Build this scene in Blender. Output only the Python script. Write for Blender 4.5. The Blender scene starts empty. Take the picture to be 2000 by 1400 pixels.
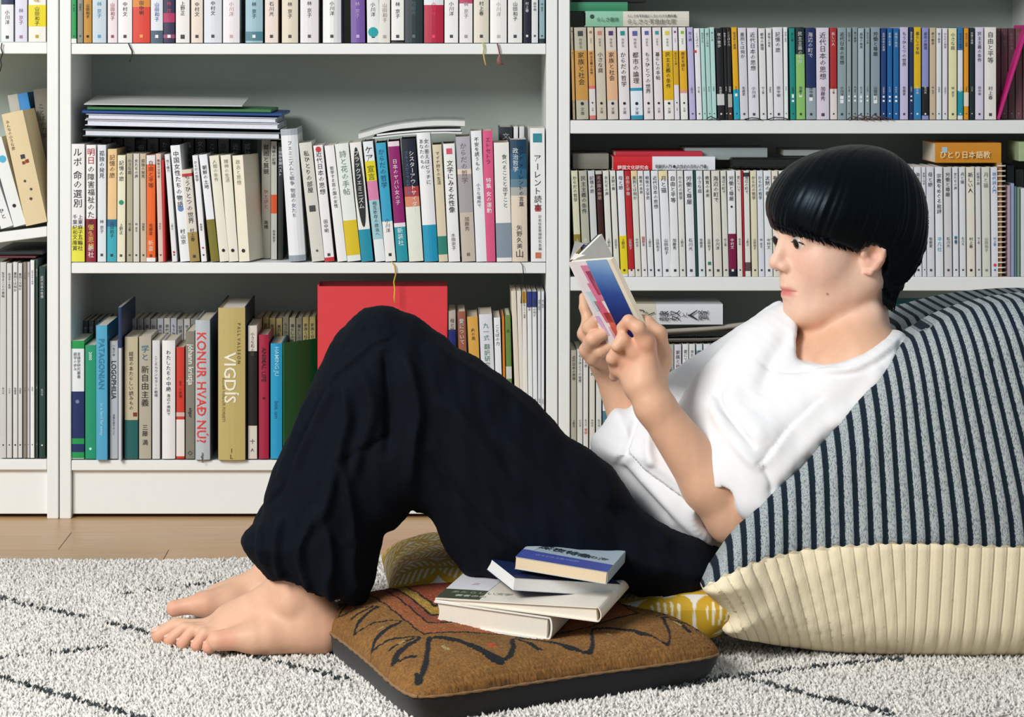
import bpy, math, random
import numpy as np
from mathutils import Vector, Matrix

# ------------------------------------------------------------------ camera, world, light, exposure
F, D, CX, HY, CZ = 5475.0, 4.5, 880.0, 80.0, 0.767      # focal length (px of a 2000 px frame), distance to the shelf fronts, principal point, eye height
scn = bpy.context.scene
COL = scn.collection
cam_d = bpy.data.cameras.new('camera')
cam = bpy.data.objects.new('camera', cam_d); COL.objects.link(cam)
cam.location = (0, -D, CZ); cam.rotation_euler = (math.pi/2, 0, 0)
cam_d.sensor_width = 36; cam_d.lens = F/2000*36
cam_d.shift_x = (1000-CX)/2000; cam_d.shift_y = -(700-HY)/2000
cam_d.clip_start = 0.05; cam_d.clip_end = 50
scn.camera = cam
scn.view_settings.view_transform = 'Standard'; scn.view_settings.look = 'None'
scn.view_settings.gamma = 1; scn.view_settings.exposure = 0.0
try: scn.view_settings.use_curve_mapping = False
except Exception: pass
wd = bpy.data.worlds.new('room_light'); scn.world = wd; wd.use_nodes = True
wd.node_tree.nodes['Background'].inputs[0].default_value = (0.80, 0.92, 1.0, 1)
wd.node_tree.nodes['Background'].inputs[1].default_value = 0.40
def area(name, loc, target, sx, sy, power, col):
    l = bpy.data.lights.new(name, 'AREA'); l.shape = 'RECTANGLE'; l.size = sx; l.size_y = sy
    l.energy = power; l.color = col
    o = bpy.data.objects.new(name, l); COL.objects.link(o); o.location = loc
    o.rotation_euler = (Vector(target)-Vector(loc)).to_track_quat('-Z', 'Y').to_euler(); return o
area('window_daylight', (-1.9, -3.3, 2.15), (0.1, -0.5, 0.5), 1.3, 1.2, 135, (1.0, 0.985, 0.96))

# ------------------------------------------------------------------ helpers
def W(px, py, Y):
    s = (D+Y)/F
    return np.array([(px-CX)*s, Y, CZ-(py-HY)*s])
def sc(Y): return (D+Y)/F
S0 = D/F
rnd = random.Random(4)

def lin(c):
    if isinstance(c, str):
        c = c.lstrip('#'); c = c if len(c) == 6 else ''.join(q*2 for q in c); c = [int(c[i:i+2], 16)/255 for i in (0, 2, 4)]
    return tuple((x/12.92 if x <= .04045 else ((x+.055)/1.055)**2.4) for x in c[:3])
MC = {}
def mat(col, rough=.5, var=.04, bump=0., bscale=400, scale=60, metal=0., key=None, sheen=0., sss=0., attr=None, spec=.5):
    k = (str(col), rough, var, bump, bscale, scale, metal, sheen, sss, attr, spec)
    if k in MC: return MC[k]
    m = bpy.data.materials.new(key or 'surface'); m.use_nodes = True
    nt = m.node_tree; b = nt.nodes['Principled BSDF']
    b.inputs['Roughness'].default_value = rough; b.inputs['Metallic'].default_value = metal
    b.inputs['Specular IOR Level'].default_value = spec
    if sheen: b.inputs['Sheen Weight'].default_value = sheen
    if sss:
        b.inputs['Subsurface Weight'].default_value = sss
        b.inputs['Subsurface Radius'].default_value = (.012, .004, .002); b.inputs['Subsurface Scale'].default_value = 1.0
    tc = nt.nodes.new('ShaderNodeTexCoord')
    if attr:
        a = nt.nodes.new('ShaderNodeAttribute'); a.attribute_name = attr; src = a.outputs['Color']
    else:
        a = nt.nodes.new('ShaderNodeRGB'); a.outputs[0].default_value = (*lin(col), 1); src = a.outputs[0]
    if var:
        n = nt.nodes.new('ShaderNodeTexNoise'); n.inputs['Scale'].default_value = scale; n.inputs['Detail'].default_value = 3
        nt.links.new(tc.outputs['Object'], n.inputs['Vector'])
        mr = nt.nodes.new('ShaderNodeMapRange'); mr.inputs[3].default_value = 1-2*var; mr.inputs[4].default_value = 1+1.2*var
        nt.links.new(n.outputs[0], mr.inputs[0])
        mx = nt.nodes.new('ShaderNodeVectorMath'); mx.operation = 'SCALE'
        nt.links.new(src, mx.inputs[0]); nt.links.new(mr.outputs[0], mx.inputs['Scale'])
        src = mx.outputs[0]
    nt.links.new(src, b.inputs['Base Color'])
    if bump:
        n2 = nt.nodes.new('ShaderNodeTexNoise'); n2.inputs['Scale'].default_value = bscale; n2.inputs['Detail'].default_value = 4
        nt.links.new(tc.outputs['Object'], n2.inputs['Vector'])
        bp = nt.nodes.new('ShaderNodeBump'); bp.inputs['Strength'].default_value = bump; bp.inputs['Distance'].default_value = .001
        nt.links.new(n2.outputs[0], bp.inputs['Height']); nt.links.new(bp.outputs[0], b.inputs['Normal'])
    MC[k] = m; return m

def tag(o, label=None, cat=None, group=None, kind=None):
    if label: o['label'] = label
    if cat: o['category'] = cat
    if group: o['group'] = group
    if kind: o['kind'] = kind
    return o
def link(name, me, parent=None, loc=None, rot=None):
    o = bpy.data.objects.new(name, me); COL.objects.link(o)
    if parent is not None: o.parent = parent
    if loc is not None: o.location = loc
    if rot is not None: o.rotation_euler = rot
    return o
def empty(name, loc, rot=(0, 0, 0)):
    return link(name, None, None, loc, rot)
def mesh(name, V, Fc, m, smooth=False):
    me = bpy.data.meshes.new(name)
    me.from_pydata([tuple(map(float, v)) for v in V], [], [tuple(map(int, f)) for f in Fc])
    if m is not None:
        for x in (m if isinstance(m, (list, tuple)) else [m]): me.materials.append(x)
    if smooth: me.polygons.foreach_set('use_smooth', [True]*len(me.polygons))
    me.update(); return me
def fast_mesh(name, V, Q, m, smooth=True, cols=None, attr='tint'):
    """V (n,3), Q (m,k) numpy arrays, all faces with k corners"""
    V = np.asarray(V, dtype=np.float32); Q = np.asarray(Q, dtype=np.int32); k = Q.shape[1]
    me = bpy.data.meshes.new(name)
    me.vertices.add(len(V)); me.vertices.foreach_set('co', V.ravel())
    me.loops.add(Q.size); me.loops.foreach_set('vertex_index', Q.ravel())
    me.polygons.add(len(Q)); me.polygons.foreach_set('loop_start', np.arange(0, Q.size, k, dtype=np.int32))
    me.polygons.foreach_set('loop_total', np.full(len(Q), k, dtype=np.int32))
    me.update(calc_edges=True); me.validate()
    if smooth: me.polygons.foreach_set('use_smooth', np.ones(len(me.polygons), dtype=bool))
    if cols is not None:
        at = me.color_attributes.new(attr, 'FLOAT_COLOR', 'POINT')
        c = np.ones((len(V), 4), dtype=np.float32); c[:, :3] = cols; at.data.foreach_set('color', c.ravel())
    if m is not None: me.materials.append(m)
    return me

class MB:
    def __init__(s): s.V = []; s.F = []
    def add(s, V, Fc):
        n = len(s.V); s.V += [tuple(v) for v in V]; s.F += [tuple(i+n for i in f) for f in Fc]; return s
    def box(s, a, b, bev=0.):
        x0, y0, z0 = a; x1, y1, z1 = b
        if bev <= 0:
            return s.add([(x0,y0,z0),(x1,y0,z0),(x1,y1,z0),(x0,y1,z0),(x0,y0,z1),(x1,y0,z1),(x1,y1,z1),(x0,y1,z1)],
                         [(0,3,2,1),(4,5,6,7),(0,1,5,4),(1,2,6,5),(2,3,7,6),(3,0,4,7)])
        e = bev; V = []
        for z in (z0, z1):
            for (x, y, sx, sy) in ((x0,y0,1,1),(x1,y0,-1,1),(x1,y1,-1,-1),(x0,y1,1,-1)):
                sz = 1 if z == z0 else -1
                V += [(x, y+sy*e, z+sz*e), (x+sx*e, y, z+sz*e), (x+sx*e, y+sy*e, z)]
        import itertools
        def i(c, k, t): return (t*4+c)*3+k
        Fc = [tuple(i(c, 2, 0) for c in (0,3,2,1)), tuple(i(c, 2, 1) for c in (0,1,2,3))]
        Fc += [(i(0,1,0), i(1,1,0), i(1,1,1), i(0,1,1)), (i(1,0,0), i(2,0,0), i(2,0,1), i(1,0,1)),
               (i(2,1,0), i(3,1,0), i(3,1,1), i(2,1,1)), (i(3,0,0), i(0,0,0), i(0,0,1), i(3,0,1))]
        for c in range(4):
            Fc.append((i(c,0,0), i(c,1,0), i(c,1,1), i(c,0,1)) if c % 2 == 0 else (i(c,1,0), i(c,0,0), i(c,0,1), i(c,1,1)))
            for t in (0, 1): Fc.append((i(c,0,t), i(c,1,t), i(c,2,t)))
        for c in range(4):
            d = (c+1) % 4; k = 1 if c % 2 == 0 else 0
            for t in (0, 1): Fc.append((i(c,k,t), i(d,k,t), i(d,2,t), i(c,2,t)))
        return s.add(V, Fc)
    def tube(s, pts, r, n=8, taper=None):
        pts = [np.array(p, float) for p in pts]; rings = []
        base = len(s.V)
        for i, p in enumerate(pts):
            t = pts[min(i+1, len(pts)-1)]-pts[max(i-1, 0)]; t /= np.linalg.norm(t)+1e-9
            up = np.array([0, 0, 1.]) if abs(t[2]) < .9 else np.array([1., 0, 0])
            a = np.cross(t, up); a /= np.linalg.norm(a); b = np.cross(a, t)
            rr = r if taper is None else r*taper[i]
            for k in range(n):
                th = 2*math.pi*k/n; s.V.append(tuple(p+rr*(math.cos(th)*a+math.sin(th)*b)))
        for i in range(len(pts)-1):
            for k in range(n):
                k2 = (k+1) % n
                s.F.append((base+i*n+k, base+i*n+k2, base+(i+1)*n+k2, base+(i+1)*n+k))
        s.F.append(tuple(base+k for k in range(n))); s.F.append(tuple(base+(len(pts)-1)*n+k for k in range(n-1, -1, -1)))
        return s
    def build(s, name, m, parent=None, smooth=False, loc=None, rot=None):
        return link(name, mesh(name, s.V, s.F, m, smooth), parent, loc, rot)

# ------------------------------------------------------------------ lettering (glyph outlines to meshes)
GL = {}
def glyph(ch):
    if ch in GL: return GL[ch]
    cu = bpy.data.curves.new('g', 'FONT'); cu.body = ch; cu.resolution_u = 1; cu.fill_mode = 'FRONT'
    o = bpy.data.objects.new('g', cu); COL.objects.link(o)
    me = bpy.data.meshes.new_from_object(o.evaluated_get(bpy.context.evaluated_depsgraph_get()))
    V = np.array([v.co[:2] for v in me.vertices]).reshape(-1, 2); Fc = [tuple(p.vertices) for p in me.polygons]
    bpy.data.objects.remove(o); bpy.data.curves.remove(cu); bpy.data.meshes.remove(me)
    GL[ch] = (V, Fc); return GL[ch]
def text_v(chars, size, pitch=1.12, thin=1.0):
    """vertical lettering, top of first char at z=0 going down; centred in x. returns V2, F, length"""
    V = []; Fc = []; z = 0
    for ch in chars:
        if ch == ' ': z -= size*.5; continue
        g, f = glyph(ch)
        if len(g):
            lo, hi = g.min(0), g.max(0); c = (lo+hi)/2
            k = size/.92
            if ord(ch) < 0x3000: k = size/max(hi[1]-lo[1], hi[0]-lo[0], .5)*.8
            q = (g-[c[0], c[1]])*k
            if ch in 'ー|―': q = np.stack([q[:, 1]*-1, q[:, 0]], 1)
            n = len(V); V += [(x*thin, y+z-size/2) for x, y in q]; Fc += [tuple(i+n for i in t) for t in f]
        z -= size*pitch
    return V, Fc, -z
def text_h(s, size, rot=True, stretch=1.0):
    """one line; rot=True reads top to bottom (turned clockwise). start at origin"""
    cu = bpy.data.curves.new('g', 'FONT'); cu.body = s; cu.resolution_u = 2; cu.fill_mode = 'FRONT'; cu.size = size; cu.offset = size*.012
    o = bpy.data.objects.new('g', cu); COL.objects.link(o)
    me = bpy.data.meshes.new_from_object(o.evaluated_get(bpy.context.evaluated_depsgraph_get()))
    V = np.array([v.co[:2] for v in me.vertices]).reshape(-1, 2); Fc = [tuple(p.vertices) for p in me.polygons]
    bpy.data.objects.remove(o); bpy.data.curves.remove(cu); bpy.data.meshes.remove(me)
    if len(V):
        V[:, 0] -= V[:, 0].min(); V[:, 1] -= (V[:, 1].min()+V[:, 1].max())/2
    V[:, 0] *= stretch
    L = V[:, 0].max() if len(V) else 0
    if rot: V = np.stack([V[:, 1], -V[:, 0]], 1)
    return [tuple(v) for v in V], Fc, L
# ------------------------------------------------------------------ the setting: wall, floor of planks
WHITE = mat('#eef0ee', .42, .015, key='white_laminate')
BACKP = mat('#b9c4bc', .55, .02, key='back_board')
o = MB().box((-3.2, .34, -.02), (3.4, .44, 2.6)).build('wall_back', mat('#dfe0dc', .8, .02)); o['kind'] = 'structure'
fl = MB().box((-3.2, -5.2, -.06), (3.4, .34, -.014)).build('floor', mat('#8a6a48', .7, .05)); fl['kind'] = 'structure'
def wood_mat(seed):
    m = bpy.data.materials.new('pale_oak'); m.use_nodes = True; nt = m.node_tree; b = nt.nodes['Principled BSDF']
    tc = nt.nodes.new('ShaderNodeTexCoord'); mp = nt.nodes.new('ShaderNodeMapping'); mp.inputs['Scale'].default_value = (1.6, 34, 1)
    mp.inputs['Location'].default_value = (seed*3.1, seed*1.7, 0)
    n = nt.nodes.new('ShaderNodeTexNoise'); n.inputs['Scale'].default_value = 3.0; n.inputs['Detail'].default_value = 6; n.inputs['Distortion'].default_value = .4
    r = nt.nodes.new('ShaderNodeValToRGB'); r.color_ramp.elements[0].position = .25; r.color_ramp.elements[1].position = .8
    k = 1+.06*math.sin(seed*2.3)
    r.color_ramp.elements[0].color = (*[x*k for x in lin('#b08a5e')], 1); r.color_ramp.elements[1].color = (*[x*k for x in lin('#c9a478')], 1)
    nt.links.new(tc.outputs['Object'], mp.inputs[0]); nt.links.new(mp.outputs[0], n.inputs[0]); nt.links.new(n.outputs[0], r.inputs[0])
    nt.links.new(r.outputs[0], b.inputs['Base Color']); b.inputs['Roughness'].default_value = .36
    return m
WM = [wood_mat(i) for i in range(4)]
y = .28; row = 0; k = 0
while y > -2.2:
    y1 = y-.15 if row else -.0; 
    if row == 0: y1 = -.12
    # end joints seen in the photograph at two spots, the rest staggered
    joints = [-3.2, -2.05, -1.30, W(140, 1040, -.12)[0], .35, 1.25, 2.2, 3.4] if row % 2 == 1 else [-3.2, -2.5, -1.6, W(330, 1070, -.27)[0]-.0, .62, 1.6, 2.6, 3.4]
    if row == 0: joints = [-3.2, -1.1, .1, 1.1, 2.1, 3.4]
    if row > 3: joints = [j+((row*37) % 11)*.06-.3 for j in joints]; joints[0] = -3.2; joints[-1] = 3.4
    for a, b in zip(joints[:-1], joints[1:]):
        p = MB().box((a+.0005, y1+.0005, -.014), (b-.0005, y-.0005, 0), .0006).build('plank', WM[k % 4], fl); k += 1
    y = y1; row += 1

# ------------------------------------------------------------------ bookcases
def zz(py): return CZ-(py-HY)*S0
def xx(px): return (px-CX)*S0
DEP = .262
def bookcase(x0, x1, shelves, label, tilt=None):
    """x0,x1 outer px; shelves list of (top px, bottom px)"""
    r = empty('bookcase', ((xx(x0)+xx(x1))/2, 0, 0)); tag(r, label, 'bookcase')
    ox = r.location.x
    t = .0182
    X0, X1 = xx(x0)-ox, xx(x1)-ox; H = 2.02
    for (a, b) in ((X0, X0+t), (X1-t, X1)):
        MB().box((a, 0, 0), (b, DEP+.012, H), .0012).build('side_panel', WHITE, r)
    MB().box((X0+t-.004, DEP, .06), (X1-t+.004, DEP+.005, H)).build('back_panel', BACKP, r)
    for i, (pt, pb) in enumerate(shelves):
        m = MB().box((X0+t+.0006, .002, zz(pb)), (X1-t-.0006, DEP-.0005, zz(pt)), .001)
        if tilt and tilt[0] == i:
            V = []
            for (x, y, z) in m.V: V.append((x, y, z+(x-(X1-t))*tilt[1]))
            m.V = V
        m.build('shelf', WHITE, r)
    MB().box((X0+t+.0006, .002, H-.02), (X1-t-.0006, DEP-.0005, H), .001).build('top_panel', WHITE, r)
    pb = shelves[-1][1]
    MB().box((X0+t+.0006, .012, zz(1006)), (X1-t-.0006, .030, zz(pb)-.0005), .001).build('plinth', WHITE, r)
    return r
MAIN = bookcase(116.5, 1089, [(-232, -211), (85, 106), (513, 534), (899, 919)], 'white bookcase in the middle, standing directly behind the reader\'s raised knees')
RIGHT = bookcase(1091, 2063, [(-72, -50), (235, 261), (541, 568), (899, 919)], 'white bookcase on the right, standing behind the reader\'s head and the beanbag')
LEFT = bookcase(-857, 114, [(-232, -211), (83, 105), (442, 462), (897, 918)], 'white bookcase at the left edge, only its right end showing', (2, .13))
# ------------------------------------------------------------------ books
PAGE = mat('#e9e0cb', .8, .05, key='page_edges'); PAGEW = mat('#efece4', .8, .04, key='white_page_edges')
INK = {}
def ink(c): return mat(c, .6, 0, key='ink')
FILL = ["生きることの意味", "近代日本の思想", "女たちの声", "ことばの力", "家族と社会", "戦後の文学史", "からだの哲学", "現代詩入門", "自由と平等", "もうひとつの世界",
        "記憶の旅", "海辺の町で", "歴史を読む", "小さな庭", "性と権力", "暮らしの手帖", "民主主義の条件", "愛について", "北の国の物語", "労働と尊厳", "差別とは何か",
        "月と猫", "夜の散歩", "沈黙の春", "教育の未来", "母と娘", "新しい人", "都市の論理", "孤独の発見", "経済学の基礎"]
AUTH = ["山田和子", "田中明", "上野正", "小川洋", "林 京子", "中村文", "佐藤愛", "加藤秀", "石川光", "村上春"]
def u_section(w, d, t, bulge):
    n = 5; out = []
    out.append((w/2, d)); 
    for i in range(n+1):
        a = i/n; x = w/2-w*a; out.append((x, -bulge*math.sin(math.pi*a)))
    out.append((-w/2, d))
    inn = [(-w/2+t, d)]
    for i in range(n+1):
        a = i/n; x = -w/2+t+(w-2*t)*a; inn.append((x, t-bulge*.6*math.sin(math.pi*a)))
    inn.append((w/2-t, d))
    return out, inn
def u_shell(w, d, z0, z1, t, bulge, grow=0.):
    out, inn = u_section(w, d, t, bulge)
    if grow:
        out = [(x+math.copysign(grow, x) if abs(x) > w*.49 else x, y-(grow if y < d*.5 else 0)) for x, y in out]
        inn = [(x, y) for x, y in inn]
    n = len(out); V = []; Fc = []
    inn = inn[::-1]
    for z in (z0, z1):
        V += [(x, y, z) for x, y in out]+[(x, y, z) for x, y in inn]
    N = 2*n
    for i in range(n-1):
        Fc.append((i+1, i, N+i, N+i+1))                    # outside
        Fc.append((n+i, n+i+1, N+n+i+1, N+n+i))            # inside
        Fc.append((i, i+1, n+i+1, n+i)); Fc.append((N+i+1, N+i, N+n+i, N+n+i+1))
    Fc.append((0, n, N+n, N)); Fc.append((n-1, N+n-1, N+2*n-1, 2*n-1))
    return V, Fc
def title_mesh(h, w, specs, bulge, hue='#222'):
    """specs: list of (text, f_top (fraction of height from the top), size fraction of width, colour, mode)"""
    by = {}
    for (txt, f, sz, c, mode, dx) in specs:
        size = sz*w
        if mode == 'v': V, Fc, L = text_v(txt, size)
        elif mode == 'r': V, Fc, L = text_h(txt, size)
        elif mode == 'o':
            V = [(size/2*math.cos(a*math.pi/5), size/2*math.sin(a*math.pi/5)-size/2) for a in range(10)]; Fc = [tuple(range(10))]
        elif mode == 's': V = [(-size/2, 0), (-size/2, -size), (size/2, -size), (size/2, 0)]; Fc = [(0, 1, 2, 3)]
        z0 = h*(1-f); by.setdefault(c, [[], []])
        A = by[c]; n = len(A[0])
        for x, z in V:
            X = x+dx*w; a = min(max(.5-X/w, 0), 1)
            A[0].append((X, -bulge*math.sin(math.pi*a)-.00045-(.0004 if mode != 's' else .0002), z+z0))
        A[1] += [tuple(i+n for i in t) for t in Fc]
    return by
BN = [0]
def book(X, Y, Z, w, d, h, lean=0., yaw=0., col='#eee', bands=(), texts=(), label='', group=None, bulge=None, hard=False, kind='book', rough=.42, page=None, cat='book', parent_tf=None):
    """a standing book, spine towards -Y, base centre of the spine at X,Y,Z"""
    bulge = (min(w*.10, .0022) if hard else min(w*.04, .0009)) if bulge is None else bulge
    t = min(.0016 if hard else .0008, w*.22)
    V, Fc = u_shell(w, d, 0, h, t, bulge)
    me = mesh('cover', V, Fc, mat(col, rough, .03, scale=30))
    r = link(kind, me); tag(r, label, cat, group)
    BN[0] += 1
    al = math.atan(lean)
    dz = abs(math.sin(al))*w/2
    r.rotation_euler = (0, al, yaw); r.location = (X, Y+bulge+.0005, Z+dz)
    e = .0028 if hard else .0012
    MB().box((-w/2+t, t*.6, e), (w/2-t, d-e*1.2, h-e)).build('pages', page or PAGE, r)
    for (f0, f1, c) in bands:
        b = link('paper_band' , mesh('paper_band', *u_shell(w, d-.0003, h*(1-f1)+(0.0002 if f1 > .995 else 0), h*(1-f0)-(0.0002 if f0 < .005 else 0), .0003, bulge, .00025), mat(c, .4, .03)), r)
    if texts:
        for c, (V, Fc) in title_mesh(h, w, texts, bulge).items():
            if V: link('lettering', mesh('lettering', V, Fc, ink(c)), r)['kind'] = 'stuff'
    return r
ORD = "first second third fourth fifth sixth seventh eighth ninth tenth eleventh twelfth".split()
def ordinal(n):
    if n <= 12: return ORD[n-1]
    return '%d%s' % (n, {1: 'st', 2: 'nd', 3: 'rd'}.get(n % 10 if n // 10 != 1 else 0, 'th'))
def lum(c): r, g, b = lin(c); return .3*r+.6*g+.1*b
def auto_text(title, auth, col, bands, ph, tc=None, size=.62, yst=.05, w=.01, cap=.0098):
    tc = tc or ('#44444c' if lum(col) > .18 else '#dcdcdc'); size = min(size, cap/w)
    T = [(title, yst, size, tc, 'v', 0)]
    if auth:
        fa = .64
        ac = tc
        for f0, f1, c in bands:
            if f0 < fa+.05 < f1: ac = '#333' if lum(c) > .25 else '#eee'
        T.append((auth, fa, size*.72, ac, 'v', 0))
    pc = tc
    for f0, f1, c in bands:
        if f0 < .95 <= f1: pc = '#333' if lum(c) > .25 else '#eee'
    T.append(('ロ', .93, size*.5, pc, 's', 0))
    return T
def row(recs, shelf, base, Y=.002, depth=.13, prefix='', hard=False, kind='book', group=None, ordfrom='from left', size=.6, start=1, baseshift=0):
    """rec: (x0, x1, top, colour, description[, dict])"""
    for i, rc in enumerate(recs):
        x0, x1, top, col, desc = rc[:5]; o = rc[5] if len(rc) > 5 else {}
        s = sc(Y); b = o.get('bot', base)
        zt = CZ-(top-HY)*s; zb = CZ-(base-HY)*S0+.0004 if 'bot' not in o else CZ-(b-HY)*S0
        zb = CZ-(base-HY)*S0+.0004
        dx = o.get('dx', 0)                     # how far the foot stands right of the head, px
        w = (x1-x0-.7)*s; hh = zt-zb
        lean = -dx*s/hh
        xc = ((x0+x1)/2+dx-CX)*s
        h = hh/math.cos(math.atan(lean)) - abs(math.sin(math.atan(lean)))*w
        bands = [((a-top)/(base-top), (bb-top)/(base-top), c) for a, bb, c in o.get('b', ())]
        ti = o.get('t')
        if ti is None: ti = (rnd.choice(FILL), rnd.choice(AUTH))
        if isinstance(ti, tuple): T = auto_text(ti[0], ti[1] if len(ti) > 1 else '', col, bands, h, o.get('tc'), o.get('ts', size), w=w)
        else: T = list(ti)
        T = T+[(*q, ) for q in o.get('x', ())]
        ordw = ordinal(i+start)
        lab = '%s %s %s %s, %s' % (ordw, desc and (desc+' '+kind).strip(), '', ordfrom, shelf)
        dd = desc.replace(' with ', ' %s with ' % kind, 1) if ' with ' in desc else desc+' '+kind
        lab = '%s, %s %s, %s' % (dd, ordw, ordfrom, shelf)
        book(xc, Y+o.get('y', 0)+rnd.uniform(0, .0015), zb, w, o.get('d', depth), h, lean, o.get('yaw', 0), col, bands, T, o.get('L', lab), group or shelf,
             hard=o.get('hard', hard), bulge=o.get('bulge'), kind=o.get('kind', kind).replace(' ', '_'), page=o.get('page'))

# ---- middle bookcase, top row (heads are above the frame)
N = -140
A = [(139,149,N+14,'#159a52','green',{'b':[(76,85,'#e9efe6')]}),(151,162,N+10,'#8a8a82','grey'),(163,179,N+12,'#c08a2c','ochre and black',{'tc':'#20170c'}),
(180,207,N,'#c5d3dd','pale blue',{'tc':'#4aa0c4'}),(210,229,N+6,'#eadfe2','pinkish white',{'tc':'#9a4a5a'}),(230,258,N+2,'#efedee','white',{}),
(259,293,N-4,'#d9402e','orange-red',{'tc':'#f0a060','b':[(-30,14,'#d98a3a')]}),(294,318,N+4,'#dfe4ea','white and steel-blue',{'b':[(60,85,'#4a6070')],'tc':'#3555a0'}),
(319,341,N,'#2c2a4c','navy and pink patterned',{'b':[(26,44,'#b03060'),(68,75,'#a04a70')],'tc':'#c04a6a'}),(343,370,N-2,'#eceae6','white',{'x':[('x',.93,.3,'#222','s',0)]}),
(373,396,N+3,'#eadccf','cream-pink',{}),(398,433,N-3,'#dde0ea','pale lavender',{'hard':1,'tc':'#445'}),(435,468,N+1,'#ece8ea','white',{'hard':1,'tc':'#caa'}),
(479,513,N+2,'#9fc0cc','teal-blue marbled',{'hard':1,'b':[(62,80,'#4f8090')],'tc':'#2c4a54'}),(517,543,N+1,'#ecdcd2','blush',{}),(550,582,N+2,'#e2d8c4','beige',{'hard':1}),
(586,622,N-3,'#e8e4e6','pale pinkish-white',{'hard':1,'tc':'#556'}),(630,666,N-2,'#eff0ee','glossy white round-backed',{'hard':1,'bulge':.006}),
(683,711,N+1,'#7658a4','purple',{'hard':1,'tc':'#c8b0e0','dx':2}),(714,738,N+4,'#e9ebe8','white with a teal oval',{'x':[(' ',.9,.1,'#16a3a8','s',0),('o',.86,.85,'#14a0a6','o',0)],'dx':3}),
(740,762,N+8,'#e4e1da','off-white',{'tc':'#a9a297'}),(764,789,N+2,'#f0efec','white with a black foot',{'b':[(79,84,'#181818')]}),
(790,826,N-2,'#25343a','dark slate',{'hard':1,'tc':'#5a6c74'}),(828,866,N+2,'#b71c42','crimson with white head',{'b':[(-140,10,'#e4e6ea')],'tc':'#e46','hard':1}),
(868,895,N,'#f1f0ef','white',{}),(897,923,N+1,'#efebec','white with a rose stripe',{'b':[(-60,7,'#c04a6a')],'tc':'#a9a'}),(925,955,N-2,'#e3dccb','beige',{'hard':1}),
(957,990,N+2,'#f2f1ef','white',{'hard':1,'tc':'#b8b8b8'}),(992,1020,N+1,'#ecebe7','white with blue-grey lettering',{'tc':'#334455'}),(1022,1037,N+2,'#121a30','navy',{}),
(1038,1051,N+4,'#e0e2e6','pale grey',{}),(1053,1064,N+8,'#8fb0b8','metallic teal',{'b':[(76,84,'#1c3036')]})]
row(A, 'top shelf of middle bookcase', 84, hard=False, depth=.135)

# ---- middle bookcase, middle row
B = [(138,165,281,'#eeecec','white',{'t':[('ルポ 命の選別',.035,.62,'#1d1d22','v',0),('千葉紀和',.60,.34,'#334','v',-.2),('上東麻子',.60,.34,'#334','v',.2)],'b':[(443,512,'#e8e24a')],'x':[('五輪社',.77,.36,'#222','v',.2),('文庫賞',.77,.36,'#222','v',-.2)],'L':'white book with a yellow lower band, at the left end of the middle shelf'}),
(168,187,283,'#f0eeec','white',{'t':[('明日',.03,.8,'#b02434','v',0),('の障害福祉のために',.18,.72,'#222','v',0),('優生思想',.68,.6,'#e8c860','v',0),('新社',.86,.6,'#eee','v',0)],'b':[(428,512,'#8e1730')]}),
(190,207,283,'#dfe4e9','pale blue-white',{'d':.14}),(210,228,291,'#e9c58f','peach with a turquoise foot',{'b':[(429,443,'#1a6a92'),(443,512,'#35a8ba')],'dx':-1,'tc':'#6a5030'}),
(229,245,303,'#e9e3c8','cream with a green dot',{'x':[('o',.42,.62,'#12936a','o',0)],'dx':-1}),(247,259,300,'#b0aa92','grey-beige',{}),(260,272,300,'#d3cfc3','stone',{}),
(273,285,300,'#c8b89c','tan',{'dx':1}),(286,303,303,'#e8641c','orange',{'b':[(303,321,'#e4e2e4'),(504,512,'#eee')],'tc':'#7a2c08','x':[('新書',.8,.6,'#f4d8c0','v',0)]}),
(304,314,300,'#e0c3b6','dusty pink',{'dx':5}),(315,320,312,'#c22a2a','thin red',{'dx':3,'t':[]}),
(321,331,301,'#e8e8ea','thin white leaning',{'dx':15,'x':[('o',.9,.5,'#d8283c','o',0)]}),
(332,351,283,'#eef0f2','white leaning, with a blue globe',{'dx':20,'t':[('中国女性たちの物語',.05,.6,'#222a35','v',0),('o',.52,.62,'#5f86b8','o',0),('村山京',.72,.5,'#223','v',0)]}),
(354,373,330,'#ded6cc','short mauve-white',{'dx':17,'b':[(330,338,'#d8d0be'),(338,344,'#c03030'),(454,512,'#a48c4c')]}),
(375,386,303,'#eeedef','thin white',{'dx':18,'x':[('o',.86,.4,'#d4347c','o',0)]}),(388,404,301,'#eceef4','white with an olive band',{'dx':24,'b':[(429,512,'#7c7428')],'t':[('朝鮮の土地',.1,.55,'#222','v',0)]}),
(408,427,303,'#eae6d4','cream leaning',{'dx':21,'t':[('人間の条件',.04,.42,'#998','v',0),('o',.88,.35,'#111','o',0)]}),
(430,450,302,'#ebe7d6','cream leaning, second of three alike',{'dx':16,'t':[('精神の生活',.04,.42,'#998','v',0),('o',.88,.35,'#111','o',0)]}),
(452,474,303,'#ebe4cf','cream leaning, widest of three alike',{'dx':14,'yaw':-.24,'d':.082,'t':[('政治と思想',.04,.42,'#998','v',0),('o',.88,.35,'#111','o',0)],'page':PAGE}),
(505,523,276,'#b3b3a6','grey',{'y':.07,'t':[('貧困と貧競',.04,.62,'#191919','v',0),('ひとびと',.42,.5,'#c04a3a','v',0),('高橋',.68,.45,'#222','v',0)]}),
(525,537,278,'#b9b8b0','grey with an orange patch',{'y':.05,'t':[('海峡の記憶',.04,.6,'#222','v',0),('白井京子',.75,.5,'#222','v',0)],'b':[(384,421,'#c9501c')]}),
(539,549,280,'#13201f','black with white lettering',{'y':.05,'t':[('日韓併合期ベスト',.04,.7,'#dde','v',0)]})]
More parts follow.
